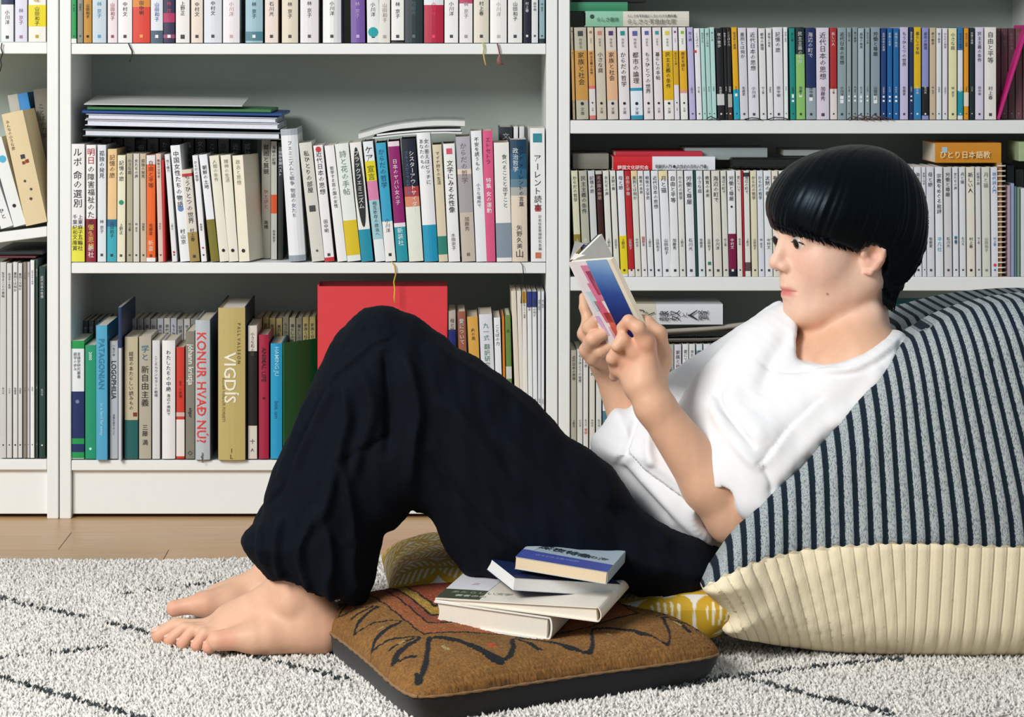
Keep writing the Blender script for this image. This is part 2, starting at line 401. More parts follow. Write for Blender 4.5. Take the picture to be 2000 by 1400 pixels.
C2 = [(547,580,251,'#e9ebef','thick glossy white round-backed',{'dx':17,'hard':1,'bulge':.005,'b':[(251,263,'#aab2ba'),(500,512,'#97a2aa')],'t':[('フェミニズムと戦争 物語の女たち',.09,.27,'#778','v',0)],'d':.15}),
(583,608,277,'#d9d6cd','grey-cream',{'dx':26,'t':[('私ひとりの部屋',.07,.44,'#333','v',0),('s',.53,.5,'#3d4440','s',0),('o',.9,.2,'#555','o',0)]}),
(611,630,283,'#eeedee','white with red head and foot',{'dx':23,'b':[(504,512,'#c8303a')],'x':[('o',.01,.6,'#c8303a','o',0)]}),
(633,652,283,'#efefee','white',{'dx':26,'t':[('哲学する百の国の女性',.18,.4,'#333','v',0)]}),
(653,680,279,'#e6ece6','white with a yellow band',{'dx':25,'b':[(431,500,'#dcc023')],'t':[('詩と花の手帖',.06,.5,'#7a8a84','v',0)]}),
(682,705,277,'#ecebe6','white with a black ellipse',{'dx':24,'b':[(449,512,'#1b8fa8')],'t':[('ブラックフェミニズム',.07,.46,'#e9e9e9','v',0)],'ell':1}),
(708,728,275,'#e8edf0','white, yellow, pink and blue banded',{'dx':25,'b':[(314,353,'#e2d31c'),(353,391,'#d784ac'),(391,468,'#9fcbd4')],'t':[('ケア',.04,.75,'#222','v',0),('宣言',.2,.7,'#4a5a20','v',0),('相互依存の政治へ',.5,.4,'#344','v',0)]}),
(733,753,278,'#36a3c8','sky-blue with a white foot',{'dx':20,'b':[(433,512,'#f0eeec')],'tc':'#1c5a78'}),
(757,779,275,'#8d1268','magenta with a teal foot',{'dx':18,'b':[(275,285,'#e8d8e0'),(436,444,'#ecdfe6'),(444,512,'#1f96a6')],'t':[('日本のヤバい女の子',.15,.42,'#f2e6ee','v',0),('新装社',.72,.5,'#eaf6f6','v',0)]}),
(783,811,270,'#101a2c','dark blue, red and green illustrated',{'dx':16,'b':[(364,384,'#b03a3e'),(384,404,'#d98a6c'),(404,512,'#e6e9dc')],'t':[('シスターアウトサイダー',.1,.36,'#eee','v',.16),('ブルースだってただの唄',.1,.26,'#5080b0','v',-.2)]}),
(813,840,258,'#edeef0','white with an azure foot',{'dx':16,'b':[(440,512,'#1c96bb')],'t':[('女の答えはピッチに',.05,.34,'#556','v',.17),('あなたのもの',.05,.34,'#556','v',-.2)],'hard':1}),
(844,862,282,'#ddd0b4','beige',{'dx':13,'t':[('マイナ狩りの生活',.06,.42,'#443','v',0)],'b':[(462,498,'#2a8070')]}),
(865,888,280,'#efefee','white',{'dx':11,'t':[('文学にみる女性像',.14,.52,'#222','v',0),('水田宗子',.76,.34,'#555','v',0)],'x':[('ロ',.04,.5,'#d0506a','s',0)]}),
(890,917,266,'#c9bcae','grey and beige checked',{'dx':12,'b':[(266,330,'#b3b0b8'),(330,340,'#e3d3c0'),(340,415,'#a9a2a4')],'tc':'#7c6a66'}),
(919,940,255,'#eceff2','white',{'dx':11,'t':[('不安を誘うもの',.05,.42,'#333','v',0),('小さな場所で',.4,.36,'#667','v',0)]}),
(942,962,255,'#dc5a85','pink',{'dx':6,'t':[('エトセトラ',.05,.5,'#8c2a50','v',0),('特集 女の運動',.36,.5,'#fff','v',0)]}),
(964,994,278,'#eeece8','white with a grey foot',{'dx':6,'b':[(436,504,'#8795a2')],'t':[('食べることと出すこと',.1,.32,'#555','v',.17)]}),
(996,1028,272,'#e2d2bf','navy to beige graded',{'dx':3,'b':[(272,300,'#123a58'),(300,330,'#1a5072'),(330,350,'#2c6482'),(350,366,'#5d7f90'),(366,382,'#a9aba6')],'t':[('ハンナ アーレントの言葉',.05,.3,'#0a2236','v',.15),('政治哲学',.07,.34,'#dfe9ee','v',-.18),('矢野久美',.7,.34,'#555','v',0),('山',.9,.5,'#333','v',0)],'hard':1}),
(1035,1064,250,'#efefee','white',{'dx':2,'t':[('アーレント読本',.2,.5,'#333','v',0),('s',.04,.62,'#2d8694','s',0),('s',.58,.4,'#c04050','s',0),('日本社会思想研究会編',.65,.22,'#555','v',.12),('ロ',.93,.4,'#c87050','s',0)],'L':'tall white book with a teal picture at its head, right end of the middle shelf'})]
row(B, 'middle shelf of middle bookcase', 512)
row(C2, 'middle shelf of middle bookcase', 512, start=len(B)+1)
# dark ellipse on the sixth of that run: flat oval print, a child of its book
for ob in list(bpy.data.objects):
    if 'label' in ob and 'black ellipse' in ob['label']:
        h = 235*S0; w = 22*S0; V = [(.36*w*math.cos(a*math.pi/12), -.0016, h*.62+h*.335*math.sin(a*math.pi/12)) for a in range(24)]
        link('printed_oval', mesh('printed_oval', V, [tuple(range(24))], ink('#16201f')), ob)
        for ch in ob.children:
            if ch.name.startswith('lettering'): ch.location.y = -.0008
# a back row in the shade behind the left half
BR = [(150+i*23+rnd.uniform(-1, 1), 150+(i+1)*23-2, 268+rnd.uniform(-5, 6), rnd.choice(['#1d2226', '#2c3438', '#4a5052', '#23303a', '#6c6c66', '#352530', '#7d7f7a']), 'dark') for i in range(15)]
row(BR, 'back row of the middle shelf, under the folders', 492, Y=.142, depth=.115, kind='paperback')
BR2 = [(975,1001,248,'#1a2a30','dark green',{'t':[('文学',.05,.5,'#aaa','v',0)]}),(1003,1012,247,'#e4e4e6','thin white',{'t':[]}),(1014,1024,247,'#d5d8dd','thin pale grey',{'t':[]})]
row(BR2, 'back row, right end of middle shelf', 492, Y=.142, depth=.115, kind='paperback')

# ---- middle bookcase, bottom row
def bl(t, f, s, c, dx=0): return (t, f, s, c, 'r', dx)
Cc = [(138,164,665,'#e8ecef','white and navy with green squares',{'t':[('言語学研究叢書',.1,.26,'#556','v',.1),('語学の歩み',.1,.26,'#556','v',-.18),('o',.5,.3,'#7080a0','o',0)],'b':[(665,681,'#18974c'),(765,857,'#12285e'),(857,868,'#18974c'),(868,884,'#12285e'),(884,896,'#18974c')]}),
(166,187,674,'#14946c','green',{'t':[bl('2000',.06,.4,'#d9f0e4'),('o',.9,.25,'#bfe','o',0)]}),
(189,211,634,'#4fa6c9','light blue',{'t':[bl('PATAGONIAN',.1,.72,'#2c7a9e'),bl('in a land far away',.58,.42,'#9fd4e8')],'y':-.012,'d':.16}),
(214,230,666,'#b5b9bf','grey',{'t':[('一生の本',.03,.34,'#223','v',0),bl('LOGOPHILIA',.17,.85,'#1b2028'),('言葉を愛すること',.62,.3,'#334','v',0)]}),
(233,239,598,'#c9ced6','tall thin navy and pale grey',{'b':[(598,678,'#14305c')],'t':[],'y':-.014,'d':.2}),
(243,269,658,'#c4b899','sand with a teal foot',{'b':[(821,897,'#175f5d')],'t':[('経営のあたらしい読みもの',.12,.34,'#433','v',0)],'x':[('s',.62,.3,'#7a3018','s',.3)]}),
(271,295,657,'#b4ad9b','taupe',{'t':[('学と',.07,.62,'#2b6f8c','v',0),('新自由主義',.24,.62,'#1c1c1c','v',0),('三藤 満',.72,.46,'#1c1c1c','v',0)]}),
(297,312,665,'#d9d9da','pale grey',{'t':[('こころカウンセラーの戦場',.13,.42,'#445','v',0)]}),
(316,342,665,'#ecebea','white',{'t':[('わたしたちの中絶',.08,.36,'#223','v',0),('海辺の病院で',.45,.26,'#223','v',0)],'hard':1}),
(344,360,678,'#cc3524','red with a white foot',{'b':[(806,814,'#d0b8b0'),(820,892,'#e8e2dd'),(892,897,'#c83028')],'t':[('全ての装備',.3,.4,'#7a1410','v',0)]}),
(362,380,647,'#827e70','taupe with white lettering',{'t':[bl('jóhann kristja',.1,.85,'#e8e6dd'),bl('sögur',.6,.5,'#222'),('O',.93,.7,'#222','v',0)]}),
(382,411,624,'#b9c1c6','pale grey-blue with red capitals',{'t':[bl('KONUR HVAÐ NÚ?',.09,.88,'#dd3c36'),bl('ritgerð',.95,.25,'#334')],'y':-.010,'hard':1,'d':.16,'dx':0}),
(427,480,600,'#c0ad6c','thick gold-beige',{'t':[bl('VIGDÍS',.29,.62,'#f1ecd9'),bl('P A L L  V A L S S O N',.1,.16,'#6d5f30',.27),bl('KONA VERÐUR FORSETI',.46,.15,'#8d7d44',-.3),('IL',.92,.2,'#4c4020','v',0)],'y':-.014,'hard':1,'d':.2,'page':PAGEW}),
(484,502,636,'#ded6cb','black and white with ornaments',{'b':[(686,832,'#17120f')],'t':[('小さな石の話',.05,.4,'#554','v',0),('十',.85,.55,'#333','v',0),('人',.92,.4,'#333','v',0)]}),
(505,525,654,'#a51c40','crimson',{'t':[bl('ANIMAL LIFE',.1,.62,'#3a0818'),('o',.5,.25,'#400','o',0)],'hard':1}),
(528,551,671,'#1c98c6','cyan with green boards',{'t':[bl('HAMING JU',.03,.5,'#9fd8ea'),bl('bók um',.5,.5,'#0f6a94')],'d':.15,'hard':1})]
row(Cc, 'bottom shelf of middle bookcase', 897, depth=.12)
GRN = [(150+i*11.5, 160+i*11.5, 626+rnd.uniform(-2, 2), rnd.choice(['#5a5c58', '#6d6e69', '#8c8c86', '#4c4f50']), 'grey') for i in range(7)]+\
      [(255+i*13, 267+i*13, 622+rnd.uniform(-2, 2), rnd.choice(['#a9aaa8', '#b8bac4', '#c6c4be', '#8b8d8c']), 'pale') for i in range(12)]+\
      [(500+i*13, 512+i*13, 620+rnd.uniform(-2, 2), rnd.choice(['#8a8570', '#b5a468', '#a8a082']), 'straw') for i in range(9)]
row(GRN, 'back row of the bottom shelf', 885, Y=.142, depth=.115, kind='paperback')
# boards of the cyan book: green back cover splayed open to the right
gb = MB().box((0, 0, 0), (.0022, .105, (897-671)*S0)).build('back_board', mat('#0f6a36', .45, .03))
for ob in bpy.data.objects:
    if 'label' in ob and 'green boards' in ob['label']: gb.parent = ob; gb.location = (.0105, .002, 0); gb.rotation_euler = (0, 0, -.62)
# big red file
rx0, rx1 = xx(619), xx(874); rz0, rz1 = CZ-(898-HY)*S0, zz(561)
rf = empty('box_file', ((rx0+rx1)/2, .02, rz0)); tag(rf, 'large red file standing upright behind the raised knees', 'file')
w2 = (rx1-rx0)/2; hh = rz1-rz0
REDM = mat('#dd3f46', .38, .02)
MB().box((-w2, 0, 0), (w2, .0022, hh), .0008).build('front_board', REDM, rf)
MB().box((-w2+.001, .045, 0), (w2-.001, .047, hh+.004), .0008).build('back_board', mat('#a01c28', .4, .02), rf)
MB().box((-w2, .0022, 0), (-w2+.0022, .045, hh+.002)).build('spine', REDM, rf)
MB().box((-w2+.004, .003, .003), (w2-.004, .042, hh-.006)).build('papers', PAGEW, rf)
E = [(876,890,608,'#b8aca4','navy and stone',{'b':[(644,897,'#1a2470')]}),(893,909,608,'#9a5a44','terracotta',{'dx':9}),(912,933,618,'#dba54a','mustard-yellow',{'dx':12,'t':[('火の鳥',.08,.36,'#543','v',0)]}),
(935,961,613,'#dfdfe8','lavender-white',{'dx':12,'t':[('九一式 翻訳研究講座',.06,.42,'#5f8f70','v',0)]}),(964,977,620,'#eceef2','white',{'dx':8}),(980,985,618,'#d87f1e','thin orange',{'t':[],'dx':5}),
(986,997,615,'#6c8a44','green and yellow patterned',{'b':[(716,740,'#cfcfc6')],'dx':6,'t':[('森',.1,.6,'#2a5a40','v',0)]}),(998,1008,568,'#e3dac6','tall cream',{'dx':12,'t':[]}),(1009,1018,568,'#e8e2d6','tall ivory',{'dx':9,'t':[]}),
(1019,1028,569,'#eceae2','white with a gold head',{'b':[(569,592,'#c99a3c')],'dx':5,'ts':.5}),(1029,1038,569,'#eceef0','white with a navy head',{'b':[(569,600,'#2c3c80')],'dx':4}),(1039,1048,569,'#eceef0','white with a navy head',{'b':[(569,600,'#2c3c80')],'dx':3}),
(1050,1056,569,'#dde2e6','thin pale grey',{'dx':1,'ts':.7}),(1057,1063,569,'#e4e8ee','thin white',{'dx':0,'ts':.7})]
row(E, 'right end of bottom shelf', 897)

# ---- right bookcase, upper row
R1 = []
def bk(x0, x1, c, sq, desc, extra=None, top=53):
    d = {'t': [(rnd.choice(FILL), .27, .5, '#3a2c20', 'v', 0), ('o', .81, .28, '#15151a', 'o', 0), ('文庫', .87, .3, '#666', 'v', 0)], 'dx': 5}
    b = [(55, 65, sq)] if 0 else []
    d['x'] = [('s', .04, .42, sq, 's', 0), ('作家名', .12, .26, '#777', 'v', 0)]
    if extra: d.update(extra)
    R1.append((x0, x1, top, c, desc, d))
bk(1114,1119,'#a8977c','#2c3a60','thin tan',{'b':[(98,196,'#c79a55')]})
bk(1121,1145,'#b9b5a2','#3b3b48','grey with an amber middle',{'b':[(99,196,'#c79548')]})
bk(1147,1159,'#d8c9b0','#9a7a6a','peach with a pink ring',{'b':[(99,168,'#d59c5c'),(168,174,'#d87070'),(174,226,'#ddd8d4'),(226,234,'#d87878')]})
bk(1161,1180,'#cfc4b2','#c77c7c','beige')
bk(1182,1203,'#d6cdc4','#4a2f70','beige with a peach middle',{'b':[(99,196,'#e0b48c')]})
bk(1205,1226,'#e6e0e2','#1c8f8c','pinkish white with a teal square')
bk(1228,1251,'#e6dcdc','#5560a0','pinkish white with a blue-edged band',{'b':[(172,178,'#2f94b4'),(178,226,'#e4ecf2'),(226,234,'#2f94b4')]})
bk(1253,1272,'#e8e0e2','#5560a8','pinkish white with a violet square')
bk(1274,1291,'#e8dee0','#1a9a98','white with a turquoise square')
bk(1293,1312,'#ecebe6','#e0c840','white with a yellow middle',{'b':[(99,196,'#e3b60f')]})
bk(1313,1323,'#e6e2ea','#8a3a80','white-yellow with a purple square',{'b':[(99,166,'#d6a820')]})
bk(1325,1339,'#ecebe6','#8ab82c','white-yellow with a green square',{'b':[(99,176,'#e3b020'),(176,182,'#e09a8c')]})
for q in [(1341,1353,'#bdb7df','lavender',{'dx':6}),(1355,1366,'#eceaee','white with a red patch',{'dx':6,'x':[('s',.24,.5,'#c8402c','s',-.4)]}),(1367,1375,'#b5dcd6','mint',{'dx':6}),(1376,1385,'#b0d8d2','mint',{'dx':6}),
(1386,1395,'#b8dfd8','mint',{'dx':5}),(1397,1411,'#101418','black with a white label',{'dx':5,'b':[(184,206,'#cfd0d2')]}),(1412,1418,'#14181c','thin black',{'dx':5,'ts':.7}),(1419,1427,'#1c1a1a','black with a brown foot',{'dx':4,'b':[(184,210,'#b8b0a8'),(212,234,'#4a2c22')],'ts':.7}),
(1428,1439,'#e4ad18','yellow and cyan',{'dx':6,'b':[(175,234,'#22a8c4')],'x':[('s',.72,.5,'#e8f2f4','s',0)]}),(1441,1457,'#d9d8e0','pale lavender',{'dx':5}),(1459,1479,'#e2e0e8','lilac-white',{'dx':4}),(1481,1494,'#e4e3e2','white',{'dx':4}),
(1496,1507,'#e6e6e8','white',{'dx':4}),(1509,1528,'#e4e4ea','white',{'dx':3}),(1530,1538,'#e9efee','thin white',{'dx':2}),
(1541,1552,'#128a80','teal-green',{'dx':3,'x':[('s',.72,.4,'#dfe','s',0)],'tc':'#063c3a'}),(1554,1571,'#16282a','black and lime',{'dx':2,'b':[(106,234,'#8ec46c')],'x':[('s',.72,.4,'#e4f4d8','s',0)]}),
(1573,1592,'#172a5e','navy with a silver foot',{'dx':2,'b':[(172,234,'#9caab4')],'x':[('s',.76,.36,'#f0f0f0','s',0)]}),(1594,1619,'#dcd4e2','lilac',{'dx':1}),(1621,1634,'#b02a2c','red with a white foot',{'dx':1,'b':[(174,234,'#e6dcdc')]}),
(1636,1653,'#8fa2a8','grey-blue',{}),(1654,1663,'#93a4a8','grey-blue',{}),(1665,1675,'#8b9ba0','grey-blue',{}),(1676,1688,'#a8bcc4','pale grey-blue',{}),(1690,1699,'#93a6aa','grey-blue',{}),(1701,1719,'#8a9ca6','wide grey-blue',{}),
(1721,1731,'#16407c','dark blue',{}),(1733,1743,'#0f63a8','bright blue',{}),(1745,1756,'#1166a6','bright blue',{}),(1758,1774,'#c9c3e2','lavender',{}),(1776,1784,'#16305e','navy',{}),
(1785,1799,'#e0b912','yellow with a blue foot',{'b':[(173,234,'#2a80b8')]}),(1801,1814,'#8e94cc','periwinkle with a black foot',{'b':[(170,226,'#15161c')]}),(1816,1828,'#cdb99c','tan',{}),(1829,1839,'#e4e6ea','white',{}),(1841,1851,'#e4e2ec','white',{}),
(1853,1869,'#e6e2b4','pale yellow',{}),(1871,1881,'#dfe6ee','white with blue head, teal foot',{'b':[(53,98,'#2c78b0'),(178,226,'#1898a8')]}),(1883,1892,'#e69c1c','orange',{'b':[(181,208,'#e8dccc')]}),(1894,1903,'#15292c','black-green',{}),
(1905,1921,'#d8d5ea','pale lavender',{}),(1923,1946,'#ece9e2','wide white',{})]:
    dd = dict(q[4])
    if q[3] in ('grey-blue', 'pale grey-blue', 'wide grey-blue', 'dark blue', 'bright blue', 'navy', 'teal-green'):
        dd['x'] = dd.get('x', [])+[('s', .74, .42, '#e8ecee', 's', 0), ('s', .785, .42, '#e8ecee', 's', 0)]
    if 'tc' not in dd and q[2] in ('#8fa2a8', '#93a4a8', '#8b9ba0', '#a8bcc4', '#93a6aa', '#8a9ca6'): dd['tc'] = '#22343c'
    R1.append((q[0], q[1], 53+(q[0] % 3), q[2], q[3], dd))
row(R1, 'upper shelf of right bookcase', 234, depth=.105, kind='paperback', size=.5)
BW = [(1949+i*14, 1962+i*14, 55, rnd.choice(['#5a3c40', '#6a4448', '#54383e']), 'brown', {'tc':'#8c6c70','y':.03}) for i in range(5)]
row(BW, 'right end of upper shelf, right bookcase', 234, depth=.105, kind='paperback', size=.5)
book(xx(1951), .004, zz(234)+.0004, .0042, .10, .158, math.tan(math.radians(17.5)), 0, '#c8267c', (), (), 'thin magenta paperback leaning against the brown ones, upper right corner', 'upper shelf of right bookcase', kind='paperback')

# ---- right bookcase, middle row
R2 = []
def rr(x0, x1, c, desc, **k):
    k.setdefault('dx', 9 if x0 < 1300 else 6 if x0 < 1420 else 4); R2.append((x0, x1, k.pop('top', 333), c, desc, k))
rr(1115,1128,'#d6d6b8','cream-green with an olive foot',b=[(458,541,'#8a7c2a')]); rr(1130,1146,'#b3b4a2','grey with a navy foot',b=[(476,541,'#1b1a4a')]); rr(1148,1161,'#cfd2d2','pale grey')
rr(1163,1175,'#3c1416','dark maroon',b=[(333,340,'#c8c4bc')],tc='#c8a8a0'); rr(1177,1189,'#dfe0d8','white'); rr(1191,1202,'#e2e2d8','white'); rr(1204,1218,'#e6e8ee','white with a yellow foot',b=[(461,536,'#e6d31c')])
rr(1219,1231,'#b81c24','red',b=[(527,541,'#e8e0de')]); rr(1232,1244,'#dedfd4','white with a peach head',b=[(333,350,'#e8d4a8')]); rr(1245,1256,'#e9e6e6','white with red lettering',x=[('朝鮮',.62,.6,'#d4504a','v',0)])
rr(1257,1269,'#e4e6ea','white'); rr(1271,1285,'#e8ebee','white'); rr(1286,1303,'#e8ecf0','white with a cream head',b=[(333,350,'#ecdcae')]); rr(1305,1321,'#eaecee','white with bold lettering',tc='#101014')
rr(1322,1334,'#e2e2de','white'); rr(1336,1353,'#e6e9ee','white'); rr(1354,1358,'#18504c','thin dark green',t=[]); rr(1359,1372,'#e2e8ea','white'); rr(1374,1387,'#e6e4de','white with a green mark',x=[('s',.86,.5,'#2c8060','s',0)])
rr(1389,1405,'#e0dcd2','stone'); rr(1407,1418,'#dcdcd2','stone'); rr(1420,1435,'#eaecee','white with a crimson foot',b=[(457,527,'#7c1142'),(527,541,'#1c1c2c')],x=[('o',.33,.3,'#111','o',0)]); rr(1437,1447,'#e8e4de','white')
rr(1448,1451,'#c8263c','thin red',t=[]); rr(1452,1463,'#e6e6e2','white with black patches',b=[(337,345,'#3a3234'),(513,530,'#5a4c4c')]); rr(1465,1477,'#e4ddc0','cream'); rr(1478,1490,'#dfe6ee','pale blue-white'); rr(1491,1506,'#e9ecee','white'); rr(1507,1519,'#e8e2d4','cream-white'); rr(1521,1534,'#e6e8ec','white')
nR2 = len(R2)
for x0, x1, c, d, k in [(1772,1784,'#dfe2ea','white',{}),(1785,1799,'#e4e6ec','white',{}),(1800,1808,'#e0e2ec','white',{}),(1809,1824,'#dedee8','lilac-white',{}),(1826,1841,'#e8ecf0','white with pale blue lettering',{'t':[('宗教をめぐる批評',.06,.62,'#1c2a38','v',0),('平凡社',.64,.6,'#5ab0c4','v',0)]}),
 (1843,1858,'#dad8da','warm grey',{}),(1860,1871,'#e4e8ec','white with a blue tag',{'x':[('s',.63,.5,'#2c90b8','s',0),('s',.67,.5,'#2c90b8','s',0)]}),(1873,1885,'#e4e6e8','white',{}),(1887,1903,'#e9e6d8','cream-white',{'tc':'#222'}),(1905,1915,'#e0e0e2','white',{}),
 (1917,1933,'#dedfd4','stone',{'tc':'#8a8a86'}),(1935,1948,'#e4e6ee','white with blue-pink lettering',{'tc':'#4a7ab8','x':[('o',.88,.5,'#d8405c','o',0)]})]:
    k = dict(k); k.setdefault('dx', 2); R2.append((x0, x1, 326, c, d, k))
row(R2[:nR2], 'middle shelf of right bookcase', 541, depth=.13, size=.62)
row(R2[nR2:], 'right of the head, right bookcase', 541, depth=.13, size=.6)

# ---- right bookcase, lower row
R3 = []
for x0, x1, t, c, d, k in [(1115,1126,684,'#b3b0a0','grey',{'tc':'#16181c'}),(1127,1138,682,'#dcdcd8','white',{}),(1139,1149,682,'#e2e2de','white with red lettering',{'x':[('朝鮮',.72,.6,'#d4504a','v',0)]}),(1151,1162,682,'#e0ddd2','ivory',{}),(1164,1175,682,'#dcdfdc','white',{}),
 (1177,1190,682,'#e6ecf0','white with a slate-blue foot',{'b':[(803,897,'#4e7c8c')],'x':[('o',.33,.35,'#111','o',0)]}),(1192,1204,682,'#dcdad0','ivory',{'tc':'#23282a'}),(1206,1218,680,'#e2e0da','white',{}),(1220,1232,680,'#dcdcda','white',{}),(1270,1284,674,'#d2d0c8','grey',{}),
 (1286,1300,674,'#d4d0c4','stone',{}),(1302,1316,673,'#b4b8b0','grey-green',{'tc':'#20302c'}),(1317,1331,673,'#dcd8e2','lilac-white with a green foot',{'b':[(771,897,'#168454')]}),(1333,1345,672,'#e4e8e8','white',{}),(1346,1358,672,'#e0e4e6','white',{}),
 (1360,1372,672,'#dce6ea','white and slate-blue',{'b':[(685,710,'#6d94a4')]}),(1374,1387,672,'#e4e8ec','white',{}),(1389,1400,672,'#e2e6ea','white',{}),(1401,1404,672,'#168a94','thin teal',{'t':[]}),(1405,1420,672,'#e6e4e8','white',{}),(1422,1436,672,'#dcdcde','white',{})]:
    R3.append((x0, x1, t, c, d, k))
row(R3, 'lower shelf of right bookcase', 897, depth=.13, size=.6)

# ---- left bookcase
# runs that go on behind the reader's head and shoulders (they carry the case and the files lying on top)
HB_ = 'white book of the run hidden behind the head and shoulders, right bookcase'
row([(1537+i*14.6, 1550+i*14.6, 334-i*.5, rnd.choice(['#e4e6ea','#dcdcd8','#e2e2de','#dfe4ea']), 'white', {'t': [], 'L': HB_}) for i in range(16)], 'x', 541, group='books hidden behind the reader')
row([(1439+i*18.3, 1456+i*18.3, 672-i*.3, rnd.choice(['#e4e6ea','#dcdcd8','#e2e2de','#dfe4ea']), 'white', {'t': [], 'L': HB_}) for i in range(24)], 'x', 897, group='books hidden behind the reader')
L1 = [(2,26,-90,'#e9ebec','white with a dark head',{'b':[(-90,9,'#22304c')]}),(29,53,-100,'#dcdcea','lavender-white with a pink title',{'tc':'#a07aa0'}),(55,89,-110,'#ecebe2','white and lemon-yellow',{'b':[(10,52,'#e6d414')],'tc':'#b8a010'})]
row(L1, 'top shelf of left bookcase', 82, ordfrom='from left')
L3 = [(0,12,512,'#cfcfcc','white'),(13,23,514,'#d4d4d2','white'),(25,34,512,'#dcdcda','white',{'ts':.7,'tc':'#123'}),(35,43,514,'#d8d8d6','white',{'ts':.7,'tc':'#123'}),(45,52,512,'#8c8478','taupe'),(53,58,512,'#c9c9c9','pale grey'),(59,67,508,'#eceeee','white'),(69,74,506,'#2c4440','dark green'),(76,88,520,'#1c3a34','dark green patterned')]
row([(q[0], q[1], q[2], q[3], q[4], dict(q[5] if len(q) > 5 else {}, d=.2)) for q in L3], 'lower shelf of left bookcase', 895, kind='magazine', size=.5)
row([(i*10-4, i*10+5, 497, c, 'brown-red', {'t': [], 'd':.04}) for i, c in enumerate([])], 'x', 895)
LB = [(-66,66,.016,.20,'#dfe4e6','white, blotted with blue',None)]
def lean_book(px_foot, py_foot, px_head, py_head, wpx, col, label, Y=.004, d=.13, texts=(), bands=()):
    dx = px_head-px_foot; dy = py_foot-py_head; h = math.hypot(dx, dy)*S0; lean = dx/dy
    w = wpx*S0; al = math.atan(lean)
    book(xx(px_foot), Y, zz(py_foot)-abs(math.sin(al))*w/2, w, d, h, lean, 0, col, bands, texts, label, 'middle shelf of left bookcase')
lean_book(-42, 452, -110, 250, 22, '#dfe2e4', 'white leaning book, farthest left on the left bookcase')
lean_book(-14, 449, -78, 255, 24, '#e6e9ea', 'white leaning book with blue blots beside the cream one, left bookcase', texts=[('o',.2,.5,'#4ab0d4','o',.1),('o',.5,.6,'#5ab8d8','o',-.1),('ひと',.8,.4,'#333','v',0)])
lean_book(13, 444, -48, 262, 24, '#eceeee', 'white leaning book with pale blue blots, left bookcase', texts=[('o',.1,.6,'#4ab0d4','o',-.1),('o',.36,.5,'#5ab8d8','o',.1),('ひと',.8,.4,'#333','v',0)])
lean_book(38, 441, -10, 270, 24, '#e9ecec', 'white leaning book touching the cream one, left bookcase', texts=[('o',.2,.6,'#4ab0d4','o',.1),('o',.75,.3,'#111','o',0)])
lean_book(72, 437, 24, 219, 42, '#dfcba0', 'thick cream leaning book with a small house picture, left bookcase', Y=-.004,
          texts=[('みんなの小さな旅',.06,.16,'#554433','v',-.3),('s',.38,.2,'#33343a','s',.05),('s',.43,.16,'#8a2c24','s',.2),('s',.44,.14,'#8a2c24','s',0.03),('o',.60,.12,'#443','o',-.1),('o',.68,.12,'#443','o',.1),('o',.76,.14,'#443','o',.0)])
lean_book(66, 432, 18, 185, 20, '#2f86c8', 'bright blue book leaning behind the cream one, left bookcase', Y=.136, d=.1)
lean_book(44, 435, -2, 188, 20, '#b8b5aa', 'grey book leaning behind the cream one, left bookcase', Y=.136, d=.1)
lean_book(84, 428, 55, 176, 30, '#6f6a5c', 'olive-grey book with dark lettering leaning against the side panel', Y=.136, d=.1, texts=[('ことばの力学',.12,.35,'#1c1c18','v',-.1)])
# ---- things lying on the rows
def lying(px0, px1, pyt, pyb, Y, d, col, label, texts=(), bands=(), kind='book', cat='book', hard=True, mir=1, page=None, tilt=0, flip=False):
    """book lying on its side, spine to the viewer; head of the book to the left (or right when flip)"""
    s = sc(Y); w = (pyb-pyt)*s; h = (px1-px0)*s
    r = book(0, 0, 0, w, d, h, 0, 0, col, bands, texts, label, None, hard=hard, kind=kind, cat=cat, page=page)
    z = CZ-((pyt+pyb)/2-HY)*s; bx = ((px1 if not flip else px0)-CX)*s
    r.rotation_euler = (0, (-math.pi/2 if not flip else math.pi/2)+tilt, 0)
    r.location = (bx, Y+.003, z)
    return r
lying(1144,1346,22,51.5,.006,.13,'#d9d6c9','cream and mint hardcover lying flat on the upper row',texts=[('らしさと不利益の小さな教科書',.06,.30,'#4a4c48','h2',0)] and [('o',.04,.3,'#2c3c34','o',.15)],bands=[(0,.36,'#8ec4a8')])
lying(1112,1226,4,21.5,.03,.12,'#3c8a64','dark green book lying on top of the cream and mint one',)
lying(1120,1262,-6,4,.04,.12,'#1c2224','black notebook on top of the lying green book',kind='notebook')
lying(1119,1189,300,330,.03,.12,'#7c7a70','grey-brown small book lying at the left end of the row',)
lying(1197,1397,306,332,.004,.13,'#e4e8ee','red and white paperback lying flat on the row',bands=[(0,.385,'#cc1c24')],texts=[],hard=False)
lying(1202,1372,296,305.5,.02,.13,'#b8283a','crimson paperback lying beneath the grey book',hard=False)
lying(1338,1499,289,312,.05,.12,'#97a3a3','pale grey paperback lying behind the red and white one',hard=False)
lying(1531,1610,293,304,.06,.12,'#a8b0ae','thin pale paperback lying behind the black case',hard=False)
lying(1827,1956,279,318,.01,.13,'#d08a20','orange paperback lying flat on the row, right of the head',texts=[('s',.1,.28,'#a8c0cc','s',.15)],hard=False)
